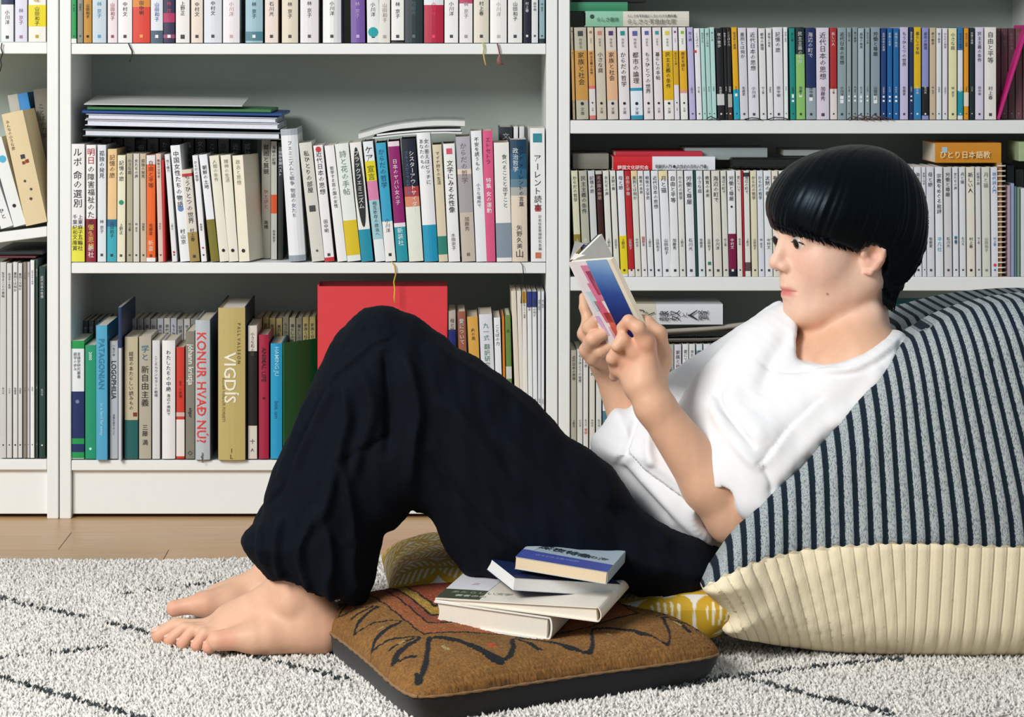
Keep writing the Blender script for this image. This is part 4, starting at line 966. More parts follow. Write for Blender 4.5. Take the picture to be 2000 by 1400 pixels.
# ------------------------------------------------------------------ striped beanbag
def beanbag():
    YF = -1.10
    front = [(1362,1128),(1378,1100),(1410,1050),(1440,1006),(1478,955),(1525,905),(1575,855),(1630,800),(1690,738),(1745,688),(1800,650),(1850,622),(1920,598),(1990,585),(2080,578),(2180,584),(2260,610),(2330,700),(2380,860),(2400,1020),(2400,1180),(2350,1262),(2200,1284),(2000,1286),(1850,1287),(1750,1284),(1650,1280),(1560,1270),(1480,1252),(1425,1232),(1402,1213),(1412,1190),(1392,1160),(1372,1142)]
    back = [(1640,860),(1690,720),(1722,650),(1745,618),(1790,605),(1850,590),(1930,578),(2030,574),(2140,584),(2230,620),(2290,720),(2330,900),(2330,1150),(2250,1230),(1900,1240),(1600,1230),(1520,1180),(1560,1000)]
    S = Shape()
    S.add(inflate(Poly2(front, YF+.05), lambda x, z: np.interp(x/sc(YF+.05)+CX, [1360, 1420, 1480, 1560, 1700], [-1.085, -1.055, -1.02, -1.0, -1.0]), .055, .085, .045, .12))
    S.add(inflate(Poly2(back, -.78), -.76, .08, .15, .03), .06)
    # hollow pressed in by the reader's back and near arm
    S.sub(cone(W(1640, 760, -.92), W(1430, 1040, -.95), .080, .10), .03)
    S.sub(cone(W(1685, 722, -1.00), W(1450, 975, -1.03), .050, .045), .02)
    # pressed fold at the left
    V, Q = polygonise(S, (-.0+W(1330, 0, -1.1)[0], -1.2, .002), (W(2420, 0, -.8)[0], -.55, .5), .0042)
    V = relax(V, Q, 2); N = vnormals(V, Q)
    s = sc(YF)
    px = V[:, 0]/((D+V[:, 1])/F)+CX; py = HY+(CZ-V[:, 2])/((D+V[:, 1])/F)
    px = V[:, 0]/s+CX; py = HY+(CZ-V[:, 2])/s                   # stripe coordinates, fixed to the cloth (bag's own x-z plane)
    # seam curve between cream and striped cloth
    yb = np.interp(px, [1340, 1370, 1400, 1440, 1500, 1560, 1640, 1730, 1850, 2000, 2200, 2420], [1152, 1140, 1118, 1098, 1083, 1072, 1062, 1056, 1058, 1063, 1066, 1060])
    up = py < yb
    # stripe index u: px along the seam at the foot of each stripe; stripes lean left as they rise
    h = np.clip((yb-py)/480., 0, 1.2)
    lean = np.interp(px, [1380, 1500, 1600, 1740, 1850, 2000, 2150], [-30, -12, 4, 26, 74, 120, 150])
    u_up = px+lean*h**1.35
    tip = np.exp(-((px-1370)/40)**2-((py-1120)/50)**2)
    # lower cream part: ribs sweep towards the left bottom
    g = np.clip((py-yb)/210., 0, 1.2)
    sweep = np.interp(px, [1380, 1450, 1550, 1650, 1750, 1790, 1900, 2100], [-160, -105, -62, -38, -22, 4, 8, 14])
    u_dn = px+sweep*g**1.15
    u = np.where(up, u_up, u_dn)
    per = np.where(up, 27.5, 25.0)
    ph = (u-1714)/per
    c = np.cos(2*np.pi*ph)
    # two-layer look: light rib raised, dark valley
    c = np.where(up & (px < 1838) & (py < 690-(px-1750)*.5), np.cos(2*np.pi*((py+.42*px)/15.)), c)
    rib = np.where(up, .0016*np.clip(c*1.4+.3, -1, 1), .0022*(np.abs(np.sin(np.pi*ph))**.45*2-1.6))
    # seams
    sm = np.exp(-((py-yb)/4.)**2); rib -= .002*sm
    V = V+N*(rib*np.clip(-N[:, 1]*1.3-.15, 0, 1))[:, None]
    uu = np.stack([np.where(up & (px < 1838) & (py < 690-(px-1750)*.5), (py+.42*px)/15.+50, ph+50)*.1, (ph*0+((u_up-1714)/27.5+50)*.1), ((py-yb)/400.+.5)], 1)
    uu[:, 1] = ((u_up-1714)/27.5+50)*.1; uu[:, 0] = np.where((px < 1838) & (py < 690-(px-1750)*.5), (py+.42*px)/150.+5, uu[:, 1])
    uu[:, 1] = np.where(up, .5, (ph+80)*.1); col = uu
    m = bpy.data.materials.new('knitted_cloth'); m.use_nodes = True; nt = m.node_tree; b = nt.nodes['Principled BSDF']; b.inputs['Roughness'].default_value = .95; b.inputs['Specular IOR Level'].default_value = .2
    L = nt.links
    def nd(t, **k):
        n_ = nt.nodes.new(t)
        for kk, v in k.items(): setattr(n_, kk, v)
        return n_
    a = nd('ShaderNodeAttribute', attribute_name='tint'); sx = nd('ShaderNodeSeparateXYZ'); L.new(a.outputs['Vector'], sx.inputs[0])
    tc = nd('ShaderNodeTexCoord'); mp = nd('ShaderNodeMapping'); mp.inputs['Scale'].default_value = (1, 1, .38)
    n = nd('ShaderNodeTexNoise'); n.inputs['Scale'].default_value = 800; n.inputs['Detail'].default_value = 1.5
    L.new(tc.outputs['Object'], mp.inputs[0]); L.new(mp.outputs[0], n.inputs['Vector'])
    m1 = nd('ShaderNodeMath', operation='MULTIPLY'); m1.inputs[1].default_value = 10*2*math.pi; L.new(sx.outputs[0], m1.inputs[0])
    nz = nd('ShaderNodeMath', operation='MULTIPLY_ADD'); nz.inputs[1].default_value = .9; L.new(n.outputs[0], nz.inputs[0]); L.new(m1.outputs[0], nz.inputs[2])
    cs = nd('ShaderNodeMath', operation='COSINE'); L.new(nz.outputs[0], cs.inputs[0])
    r1 = nd('ShaderNodeMapRange'); r1.inputs[1].default_value = -.42; r1.inputs[2].default_value = -.12; L.new(cs.outputs[0], r1.inputs[0])
    sp = nd('ShaderNodeMapRange'); sp.inputs[1].default_value = .38; sp.inputs[2].default_value = .52; L.new(n.outputs[0], sp.inputs[0])
    cl = nd('ShaderNodeMix', data_type='RGBA'); cl.inputs[6].default_value = (*lin('#707b81'), 1); cl.inputs[7].default_value = (*lin('#a9b0b1'), 1); L.new(sp.outputs[0], cl.inputs[0])
    st = nd('ShaderNodeMix', data_type='RGBA'); st.inputs[6].default_value = (*lin('#14222e'), 1); L.new(r1.outputs[0], st.inputs[0]); L.new(cl.outputs[2], st.inputs[7])
    # edge of the two cloths, ragged by one stitch
    e1 = nd('ShaderNodeMath', operation='MULTIPLY_ADD'); e1.inputs[1].default_value = .006; L.new(cs.outputs[0], e1.inputs[0]); L.new(sx.outputs[2], e1.inputs[2])
    gt = nd('ShaderNodeMath', operation='GREATER_THAN'); gt.inputs[1].default_value = .5; L.new(e1.outputs[0], gt.inputs[0])
    fin = nd('ShaderNodeMix', data_type='RGBA'); fin.inputs[7].default_value = (*lin('#ecdfbf'), 1); L.new(gt.outputs[0], fin.inputs[0]); L.new(st.outputs[2], fin.inputs[6])
    L.new(fin.outputs[2], b.inputs['Base Color'])
    g1 = nd('ShaderNodeMath', operation='MULTIPLY'); g1.inputs[1].default_value = 10*math.pi; L.new(sx.outputs[1], g1.inputs[0])
    g2 = nd('ShaderNodeMath', operation='SINE'); L.new(g1.outputs[0], g2.inputs[0]); g3 = nd('ShaderNodeMath', operation='ABSOLUTE'); L.new(g2.outputs[0], g3.inputs[0])
    g4 = nd('ShaderNodeMapRange', interpolation_type='SMOOTHSTEP'); g4.inputs[1].default_value = .0; g4.inputs[2].default_value = .42; L.new(g3.outputs[0], g4.inputs[0])
    bp0 = nd('ShaderNodeBump'); bp0.inputs['Strength'].default_value = .6; bp0.inputs['Distance'].default_value = .0018; L.new(g4.outputs[0], bp0.inputs['Height'])
    bp = nd('ShaderNodeBump'); bp.inputs['Strength'].default_value = .4; bp.inputs['Distance'].default_value = .0008; L.new(n.outputs[0], bp.inputs['Height']); L.new(bp0.outputs[0], bp.inputs['Normal']); L.new(bp.outputs[0], b.inputs['Normal'])
    # split into the two cloths: striped top and cream base
    uf = up[Q].sum(1) >= 2
    def part(name, sel, parent=None, label=None):
        q = Q[sel]; ids, inv = np.unique(q, return_inverse=True); mm = fast_mesh(name, V[ids], inv.reshape(-1, 4), m, True, col[ids]); return link(name, mm, parent)
    rt = empty('beanbag', (float(V[:, 0].mean()), -.95, 0)); tag(rt, 'big knitted beanbag, navy and grey striped above, cream ribbed below', 'beanbag')
    for nme, sel, lb in (('striped_cover', uf, 'navy and grey striped upper cover'), ('ribbed_base', ~uf, 'cream ribbed lower cover')):
        o = part(nme, sel, rt); o.location = (-rt.location.x, .95, 0); o['label'] = lb
beanbag()

# ------------------------------------------------------------------ cushions
def pillow(name, corners, z0, H, n, colf, m, label, side=.35, puff=None, dark=None, sidecol=None, partname='top', seam=True, zc=None):
    """corners: four (x,y) in order; a filled cushion with sewn edges. colf(u,v,P)->colour"""
    c = np.array(corners, float); u = np.linspace(0, 1, n); U, Vv = np.meshgrid(u, u, indexing='ij')
    def warp(t): return t
    su, sv = warp(U), warp(Vv)
    XY = (c[0]*((1-su)*(1-sv))[..., None]+c[1]*(su*(1-sv))[..., None]+c[2]*(su*sv)[..., None]+c[3]*((1-su)*sv)[..., None])
    e = (4*su*(1-su))*(4*sv*(1-sv))
    # edges pulled in between the corners
    mid = c.mean(0); rc = (((2*su-1)**2)*((2*sv-1)**2))**3; XY = mid+(XY-mid)*(1.035-.085*rc)[..., None] if seam else XY
    pull = .045*((4*su*(1-su))*(1-4*sv*(1-sv))**4+(4*sv*(1-sv))*(1-4*su*(1-su))**4)
    XY = XY+(mid-XY)*pull[..., None]
    prof = (1-(1-np.clip(4*su*(1-su), 0, 1))**2.2)**.55*(1-(1-np.clip(4*sv*(1-sv), 0, 1))**2.2)**.55
    zs = zc if zc is not None else z0+H*side
    top = zs+(H*(1-side))*prof*(puff(su, sv) if puff else 1); bot = zs-(zs-z0)*np.clip(prof*2.6, 0, 1)
    P = np.concatenate([np.stack([XY[..., 0], XY[..., 1], top], -1).reshape(-1, 3), np.stack([XY[..., 0], XY[..., 1], bot], -1).reshape(-1, 3)])
    i, j = np.meshgrid(np.arange(n-1), np.arange(n-1), indexing='ij'); a = (i*n+j).ravel(); qt = np.stack([a, a+n, a+n+1, a+1], 1)
    N_ = n*n
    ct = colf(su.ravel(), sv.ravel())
    r = empty(name, (float(mid[0]), float(mid[1]), z0)); tag(r, label, 'cushion')
    off = np.array([mid[0], mid[1], z0])
    return r, P[:N_]-off, P[N_:]-off, qt, ct, su, sv
def G(px, py, z=.014):
    d = (CZ-z)*F/(py-HY); return np.array([(px-CX)*d/F, d-D])
# kilim cushion
n = 300
zed = .040
cor = [G(606,1206,zed), G(806,1370,zed), G(1424,1282,zed), G(1150,1150,zed)]
segs = []
def pat(u, v):
    rs = np.random.RandomState(3); base = np.zeros((len(u), 3)); P = np.stack([u*9, v*16, 0*u], 1)
    w1 = wav(P, 1.2, 5); u2 = u+.006*w1; v2 = v+.006*wav(P, 1.5, 9)
    fw = .28; e = np.minimum(np.minimum(u2, 1-u2)*.62, np.minimum(v2, 1-v2))     # border frames: distance from the edge
    e2 = np.minimum(np.minimum(u2*3, (1-u2)*.55), np.minimum(v2, 1-v2)*1.15)
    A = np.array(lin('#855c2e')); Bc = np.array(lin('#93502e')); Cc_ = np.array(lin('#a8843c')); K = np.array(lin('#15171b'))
    base[:] = A*(1-.66*np.clip(v*1.8+u*.30-.1, 0, 1))[:, None]  # light falloff from the left painted into the base tone, beneath the bands
    bands = [(0, .175, A), (.175, .182, K), (.182, .235, np.array(lin('#9a5a34'))), (.235, .242, K), (.242, .275, np.array(lin('#8d4a34'))), (.275, .285, K), (.285, .32, Cc_), (.32, .33, K), (.33, .6, np.array(lin('#9c4c30')))]
    for a, b, c in bands: base[(e2 >= a) & (e2 < b)] = c
    # hooked figures in the wide border
    def stroke(mask): base[mask] = K
    for side, (t, q) in {0: (v2*1.35, u2*3), 1: (u2*.85+.05, v2*1.15), 2: (v2*.86+.06, (1-u2)*.55), 3: (u2*.85, (1-v2)*1.15)}.items():
        m = (np.abs(q-e2) < 1e-6)
        per = .21 if side == 2 else .16; s_ = (t/per) % 1; zig = .092+.062*np.arcsin(.94*np.cos(s_*2*np.pi+.5*w1))/1.22+.010*np.sin(t*30)
        m1 = m & (q > .012) & (q < .168) & (np.abs(q-zig) < .0062*(1+.5*w1)*(1+2.2*np.abs(np.sin(s_*2*np.pi)))*np.where(s_ < .5, 1., .55))
        stroke(m1)
        s2 = (t/per+.5) % 1; m2 = m & (q > .05) & (q < .14) & (np.abs(s2-.5) < .035) & (((t/per+.5).astype(int) % 2) == 0); stroke(m2)
        m3 = m & (np.abs(q-.095) < .012) & (np.abs(s2-.5) < .05) & (((t/per).astype(int) % 3) == 0); base[m3] = np.array(lin('#9c8a5c'))
        m4 = m & (np.abs(q-.085) < .008) & (np.abs(s_-.5) < .045) & (((t/per).astype(int) % 4) == 1); base[m4] = np.array(lin('#b8452c'))
    sp = rs.uniform(.62, 1.3, len(u)); base *= sp[:, None]
    base *= (1+.12*wav(P, 4, 12))[:, None]*np.array([1, 1, .9])
    return base
def puff1(su, sv): 
    return 1-.62*np.exp(-((su-.66)/.25)**2-((sv-.56)/.30)**2)
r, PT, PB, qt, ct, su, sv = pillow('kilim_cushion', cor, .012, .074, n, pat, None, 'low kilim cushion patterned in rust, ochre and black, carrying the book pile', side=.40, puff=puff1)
KR = r
# pile of the weave: random height + rows
NT = vnormals(PT, qt); rr_ = np.random.RandomState(2).uniform(-1, 1, len(PT)); PT = PT+NT*(.0007*rr_+.0004*np.sin(su.ravel()*2*np.pi*75))[:, None]
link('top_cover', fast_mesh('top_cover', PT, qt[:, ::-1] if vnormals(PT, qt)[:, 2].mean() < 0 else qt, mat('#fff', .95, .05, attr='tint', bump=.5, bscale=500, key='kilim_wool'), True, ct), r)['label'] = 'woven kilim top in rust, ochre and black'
ub = (su.ravel() < .12)
link('velvet_back', fast_mesh('velvet_back', PB, qt if vnormals(PB, qt)[:, 2].mean() < 0 else qt[:, ::-1], mat('#06090d', .8, .18, sheen=.10, bump=.3, bscale=300), True), r)['label'] = 'dark blue-grey velvet back'
# frayed cord along the near left and front seams
def kz(u, v):
    i = min(int(u*(n-1)), n-1); j = min(int(v*(n-1)), n-1); return PT[i*n+j]
m = MB(); m.tube([kz(t, 0) for t in np.linspace(0, 1, 60)], .0022, 6, [1+.3*math.sin(q*2.1) for q in range(60)]); 
m.tube([kz(1, t) for t in np.linspace(0, 1, 80)], .0016, 6, [1+.3*math.sin(q*1.7) for q in range(80)]); m.tube([kz(t, 1) for t in np.linspace(0, 1, 40)], .0016, 6)
m.build('seam_cord', mat('#8c6c48', .9, .2, scale=300), r, True)

# mustard leaf cushion
n2 = 320
corm = [G(728,1135,.03)+np.array([0, .0]), G(1010,1215,.04)+np.array([0, -.02]), G(1448,1196,.040), G(1330,1120,.03)]
YA = -.86
corm = [(W(742,0,-.62)[0], -.60), (W(748,0,-.92)[0], -.93), (W(1444,0,-1.12)[0], -1.12), (W(1400,0,-.7)[0], -.66)]
def leaf(u, v):
    X = v*6.2; Yv = u*5.2           # leaf rows across
    row_ = np.floor(Yv); f = Yv-row_; cx = X+.5*(row_ % 2); cell = np.floor(cx); g = cx-cell-.5
    c = f-.5
    mus = np.array(lin('#c29a1c')); wh = np.array(lin('#e6ddc0'))
    # veins: herringbone strokes slanting away from the midrib
    half = .46*np.sqrt(np.clip(1-(2*g)**2, 0, 1)); inside = np.abs(c) < half
    st = ((g*9+np.abs(c)*3.0) % 1) < .42
    base = np.tile(mus, (len(u), 1))
    base[inside & st & (np.abs(c) > .05) & (np.abs(c) < half-.05)] = wh
    base[((np.abs(np.abs(g)-.5)/.24)**.65+(np.abs(np.abs(c)-.5)/.26)**.65) < 1] = np.array(lin('#ddd8d0'))
    return base
def puff2(su, sv):
    return 1.0-.72*np.exp(-((sv-.60)/.26)**2)*np.ones_like(su)-.1*(sv > .8)
r, PT2, PB2, qt2, ct2, su2, sv2 = pillow('leaf_cushion', corm, .012, .098, n2, leaf, None, 'mustard yellow cushion with a white leaf pattern, partly under the thighs', side=.38, puff=puff2, seam=False)
lift = (.034*sv2**3*su2).ravel(); nz2 = .003*wav(PT2, 30, 4)+lift; PT2[:, 2] += nz2; PB2[:, 2] += nz2
mm_ = mat('#fff', .8, .05, attr='tint', bump=.25, bscale=900, key='printed_cotton')
link('front_cover', fast_mesh('front_cover', PT2, qt2[:, ::-1] if vnormals(PT2, qt2)[:, 2].mean() < 0 else qt2, mm_, True, ct2), r)
link('back_cover', fast_mesh('back_cover', PB2, qt2 if vnormals(PB2, qt2)[:, 2].mean() < 0 else qt2[:, ::-1], mm_, True, ct2), r)
# ------------------------------------------------------------------ the reader
PY = -.93
person = empty('person', (float(W(1320, 0, PY)[0]), PY, 0.0))
tag(person, 'person with short black hair, white top and dark trousers, reclining to read a book', 'person')
def pchild(name, me):
    o = link(name, me, person); o.location = (-person.location.x, -person.location.y, 0); return o
HALF = 1.0
# --- trousers
YN, YFAR = -1.035, -.845
near = [(467,1060),(478,1036),(505,1008),(518,968),(534,920),(556,872),(578,822),(600,768),(622,716),(648,668),(680,630),(712,606),(745,597),(778,600),(812,620),(850,646),(890,674),(940,706),(1000,748),(1060,800),(1115,852),(1160,885),(1215,935),(1245,985),(1300,1030),(1345,1062),(1378,1086),(1388,1110),(1384,1134),(1362,1147),(1300,1149),(1230,1150),(1120,1146),(1000,1140),(940,1130),(905,1112),(880,1085),(862,1055),(845,1026),(826,1003),(812,1000),(804,992),(790,1012),(768,1030),(750,1040),(744,1066),(738,1100),(732,1136),(724,1160),(716,1178),(690,1186),(650,1190),(610,1186),(580,1168),(550,1145),(520,1122),(492,1092)]
far = [(486,1052),(500,1010),(524,965),(545,915),(570,860),(598,800),(630,740),(662,692),(700,654),(745,622),(790,632),(850,668),(910,706),(980,756),(1060,818),(1130,880),(1200,950),(1280,1030),(1350,1080),(1375,1110),(1350,1145),(1250,1148),(1050,1138),(950,1112),(915,1080),(880,1040),(850,1005),(815,962),(800,950),(780,985),(755,1020),(740,1060),(730,1100),(715,1130),(660,1150),(600,1150),(545,1130),(510,1095)]
def rev(p): return p
def near_yc(x, z): return YN+.0*x
ST = Shape()
ST.add(inflate(Poly2(near, YN), YN, .085, .080))
ST.add(inflate(Poly2(far, YFAR), YFAR, .080, .078), .03)
ST.add(ell(W(1310, 1090, -.93), (.075, .13, .045)), .04)          # seat
# open hem of the near leg, hollow
ST.sub(cone(W(596, 1200, YN), W(640, 1110, YN), .062, .050), .006)
ST.sub(cone(W(505, 1150, YFAR), W(575, 1060, YFAR), .050, .045), .006)
V, Q = polygonise(ST, (W(440, 0, -1.1)[0], -1.17, .005), (W(1460, 0, -.8)[0], -.72, .47), .0034)
V = relax(V, Q, 1); N = vnormals(V, Q)
V = V+N*(.0026*wav(V*np.array([1, .6, .45]), 46, 11)+.0010*wav(V*np.array([1, .8, .5]), 130, 12))[:, None]
TF = [([(655,697),(696,647),(742,624),(787,637)],5,-1.5), ([(632,779),(664,722),(700,690),(737,660),(778,649)],5,-2.5,'step'), ([(655,720),(625,780),(595,843),(563,925),(540,960),(522,980)],5,-3),
 ([(668,705),(655,735),(632,790),(612,835),(585,890),(560,950)],11,3.0), ([(673,734),(684,780),(682,816),(664,889),(641,971),(622,1010)],11,5.5), ([(700,700),(722,740),(728,800),(700,880),(690,930)],14,4), ([(659,887),(700,862),(735,845),(769,820)],5,-2.5,'step'),
 ([(787,670),(806,730),(819,788),(810,850),(806,930)],12,6), ([(752,668),(760,730),(764,800),(758,880)],12,-5), ([(668,860),(676,900),(691,994),(684,1050)],9,4), ([(628,965),(610,1010),(591,1058),(605,1108),(612,1150)],9,5), ([(560,985),(548,1040),(550,1085),(560,1120)],9,4.5),
 ([(640,1000),(650,1060),(646,1120),(655,1170)],10,4), ([(520,1010),(512,1050),(526,1090)],8,3), ([(700,1020),(690,1080),(700,1150)],10,3),
 ([(830,660),(880,700),(965,752),(1060,830)],16,3.5), ([(850,760),(900,800),(960,880),(1010,960)],18,3.5), ([(840,860),(870,920),(930,1000),(980,1050)],16,-3.5), ([(960,820),(1040,900),(1120,980),(1200,1050)],18,3.5), ([(1100,900),(1170,960),(1260,1030),(1340,1090)],14,-3),
 ([(960,1000),(1050,1060),(1150,1100),(1250,1115)],16,3),([(612,760),(588,820),(566,880),(545,930)],7,2.5),([(500,1030),(560,1098),(640,1150),(700,1160)],6,-1.2)]
V = apply_folds(V, N, [(f[0], f[1]*.85, f[2]*1.7)+tuple(f[3:]) for f in TF], YN)
o = pchild('trousers', fast_mesh('trousers', V, Q, mat('#070e17', .85, .12, scale=120, bump=.25, bscale=1400, key='dark_linen', spec=.12), True)); o['label'] = 'wide ankle-length navy-black trousers'
# --- shirt
YT = -.95
shirt = [(1541,596),(1512,608),(1470,632),(1426,671),(1379,722),(1345,762),(1322,800),(1290,800),(1262,800),(1250,784),(1232,806),(1212,806),(1200,812),(1180,842),(1158,872),(1162,905),(1190,940),(1212,985),(1235,1022),(1280,1066),(1340,1096),(1396,1100),(1426,1064),(1450,1030),(1500,1010),(1560,980),(1640,900),(1720,800),(1768,720),(1768,684),(1757,655),(1734,638),(1700,610),(1640,590),(1570,592)]
def shirt_yc(x, z):
    # torso turned a little towards the viewer: near (right) shoulder closer, far sleeve farther
    px = x/sc(YT)+CX; return -.93+np.interp(px, [1150, 1250, 1400, 1560, 1760], [.045, .02, -.005, .03, -.055])
SS = Shape()
SS.add(inflate(Poly2(shirt, YT), shirt_yc, .085, .085, .03, .08))
# near sleeve: a wide tube over the upper arm, open at the elbow
SS.add(cone(W(1700, 722, -1.005), W(1455, 935, -1.010), .048, .060), .035)
SS.add(cone(W(1545, 655, -.80), W(1235, 842, -.83), .048, .036), .03)       # far sleeve
SS.sub(cone(W(1447, 965, -1.030), W(1425, 1030, -1.040), .040, .044), .006)
SS.add(cone(W(1492, 880, -1.035), W(1478, 978, -1.052), .036, .027), .022)
SS.sub(cone(W(1225, 838, -.83), W(1190, 770, -.80), .030, .040), .006)
neck = [(1557,612),(1549,660),(1549,694),(1580,699),(1620,696),(1655,684),(1690,665),(1722,645),(1748,628),(1730,560),(1650,540),(1575,560)]
def neckcut(P):
    return NP(P[:, 0], P[:, 2])
NP = Poly2(neck, YT)
SS.sub(neckcut, .006)
V, Q = polygonise(SS, (W(1130, 0, -1.1)[0], -1.14, .03), (W(1800, 0, -.8)[0], -.70, .47), .0030)
V = relax(V, Q, 2); N = vnormals(V, Q)
V = V+N*(.0018*wav(V*np.array([1, .6, .8]), 30, 31)+.0006*wav(V, 80, 32))[:, None]
SF = [([(1392,758),(1400,780),(1417,802),(1436,826),(1456,850)],5,-5), ([(1412,748),(1440,790),(1475,835)],18,1.6), ([(1380,770),(1400,815),(1440,865),(1470,880)],12,3),
 ([(1590,752),(1560,775),(1520,812),(1478,862),(1455,885)],7,-4.5,'step'), ([(1640,770),(1580,820),(1520,880),(1480,925)],16,3), ([(1469,693),(1500,708),(1540,712),(1606,697)],4,-2), ([(1700,700),(1660,760),(1600,820)],16,3.5),
 ([(1740,650),(1728,690),(1700,740)],6,-3), ([(1215,868),(1250,905),(1300,940),(1365,985)],5,-4,'step'), ([(1230,900),(1280,950),(1340,1010),(1390,1050)],12,3.5), ([(1200,900),(1250,950),(1310,1010)],8,-3),
 ([(1370,1000),(1390,1030),(1400,1060)],7,-3), ([(1320,800),(1325,850),(1350,900)],10,-3), ([(1430,700),(1400,745),(1385,770)],10,-3), ([(1540,640),(1500,690),(1470,760)],14,-3), ([(1466,878),(1482,905),(1486,935)],6,-2.5),
 ([(1558,616),(1552,650),(1551,690)],3,1.2), ([(1560,706),(1620,704),(1665,690),(1750,640)],3.5,1.6), ([(1556,716),(1622,714),(1672,699),(1752,650)],2.5,-1.2), ([(1250,800),(1222,860),(1205,905)],5,-3), ([(1270,820),(1262,870),(1270,900)],9,3)]
V = apply_folds(V, N, [(f[0], f[1], f[2]*1.45)+tuple(f[3:]) for f in SF], YT)
o = pchild('shirt', fast_mesh('shirt', V, Q, mat('#e9e9eb', .8, .012, bump=.12, bscale=1800, key='white_cotton', spec=.3), True)); o['label'] = 'loose white crew-neck top with wide elbow sleeves'

# --- body
PSI = math.radians(19); HP = math.radians(2)
Hc = W(1650, 461, -.93)
f_ = np.array([-math.cos(PSI)*math.cos(HP), -math.sin(PSI)*math.cos(HP), -math.sin(HP)])
l_ = np.array([math.sin(PSI), -math.cos(PSI), 0]); u_ = np.cross(f_, l_); 
if u_[2] < 0: u_ = -u_
HM = np.stack([f_, l_, u_], 1)            # columns: forward, left, up
HS = .985
def hl(x, y, z): return Hc+HM@(np.array([x, y, z])*HS)
def hcone(a, b, ra, rb): return cone(hl(*a), hl(*b), ra*HS, rb*HS)
def hell(c, r, tilt=None):
    M = HM if tilt is None else HM@tilt
    return ell(hl(*c), np.array(r)*HS, M)
def rotl(ax, deg):
    return np.array(Matrix.Rotation(math.radians(deg), 3, ax))
BS = Shape()
h_ = BS
h_.add(hell((-.008, 0, .026), (.088, .071, .080)), .01)
h_.add(hell((.034, 0, .018), (.052, .060, .060)), .02)
h_.add(hell((.034, 0, -.040), (.050, .055, .058)), .03)
for s in (1, -1):
    h_.add(hell((.046, s*.036, -.030), (.030, .024, .028)), .02)
    h_.add(hcone((-.004, s*.050, -.052), (.052, s*.018, -.092), .017, .017), .025)
h_.add(hcone((.066, .010, -.094), (.066, -.010, -.094), .0160, .0160), .020)
h_.add(hcone((.0, .03, -.058), (.0, -.03, -.058), .024, .024), .03)
h_.add(hell((.068, 0, -.060), (.021, .025, .023)), .018)
h_.add(hcone((.078, .030, .018), (.078, -.030, .018), .010, .010), .014)
# nose
h_.add(hcone((.083, 0, .008), (.0975, 0, -.024), .0060, .0078), .010)
h_.add(hell((.0985, 0, -.0290), (.0098, .0090, .0080)), .006)
for s in (1, -1): h_.add(hell((.0905, s*.0105, -.0335), (.0095, .0062, .0066)), .005)
for s in (1, -1): h_.sub(hell((.0950, s*.0062, -.0395), (.0050, .0028, .003)), .002)
# eye sockets and lids
for s in (1, -1):
    h_.sub(hell((.094, s*.030, .002), (.013, .0155, .0095)), .012)
    h_.add(hell((.0715, s*.030, .0), (.0150, .0165, .0128)), .006)
    h_.sub(hell((.0870, s*.0315, -.0015), (.0125, .0150, .0023), rotl('X', -s*4)), .0012)
# lips
for s in (1, -1):
    h_.add(hcone((.0875, s*.004, -.0605), (.0780, s*.020, -.0640), .0042, .0022), .004)
    h_.add(hcone((.0860, s*.004, -.0710), (.0775, s*.019, -.0665), .0052, .0026), .004)
h_.sub(hcone((.0935, 0, -.0655), (.085, .0, -.0655), .0012, .0010), .003)
for s in (1, -1): h_.sub(hcone((.0925, s*.002, -.0655), (.0815, s*.0205, -.0655), .0014, .0012), .003)
h_.sub(hcone((.0990, 0, -.051), (.0925, 0, -.057), .0022, .002), .004)
# ears
for s in (1, -1):
    ty = s*.0715; 
    h_.add(hell((-.004, ty, -.018), (.0160, .0075, .0235), rotl('Y', -12)@rotl('Z', s*-22)), .006)
    ring = [(.010, -.012), (.010, .000), (.003, .0105), (-.008, .0125), (-.0165, .005), (-.0185, -.008), (-.0150, -.019), (-.0085, -.028), (.000, -.0365), (.007, -.0355)]
    for a, b in zip(ring[:-1], ring[1:]):
        def q(p): return (p[0]*.85+.003, s*(.0745-p[0]*.36), p[1]-.005)
        h_.add(hcone(q(a), q(b), .0032, .0032), .003)
    h_.sub(hell((.000, s*.0815, -.017), (.0080, .0112, .0100)), .003)
    h_.sub(hell((-.0095, s*.0835, -.012), (.0045, .0035, .013), rotl('Y', -10)), .004)
    h_.add(hell((.0105, s*.0715, -.018), (.0030, .0030, .0050)), .004)
# neck, shoulders, chest
h_.add(cone(hl(-.014, 0, -.045), W(1668, 668, -.935), .041, .044), .018)
h_.add(cone(W(1705, 610, -.97), W(1630, 700, -.985), .012, .008), .014)      # muscle cord of the neck
h_.add(cone(W(1690, 712, -.985), W(1575, 690, -.82), .052, .050), .03)
h_.add(cone(W(1630, 770, -.915), W(1490, 940, -.905), .070, .055), .04)
h_.add(ell(W(1625, 735, -.935), (.085, .07, .05)), .03)
h_.add(cone(W(1610, 704, -1.000), W(1690, 680, -1.010), .008, .007), .010)    # collar bone
# pelvis and legs inside the trousers
h_.add(cone(W(1330, 1120, -.97), W(1330, 1120, -.89), .022, .022), .012)
for Y_, k, a in ((YN, (725, 690), (580, 1150)), (YFAR, (735, 710), (545, 1110))):
    h_.add(cone(W(1330, 1128, Y_), W(k[0]+42, k[1]+42, Y_), .022, .030), .012)
    h_.add(cone(W(k[0]+25, k[1]+35, Y_), W(a[0]+60, a[1]-150, Y_), .030, .030), .015)
    h_.add(cone(W(a[0]+60, a[1]-150, Y_), W(a[0]+8, a[1], Y_), .030, .027), .015)
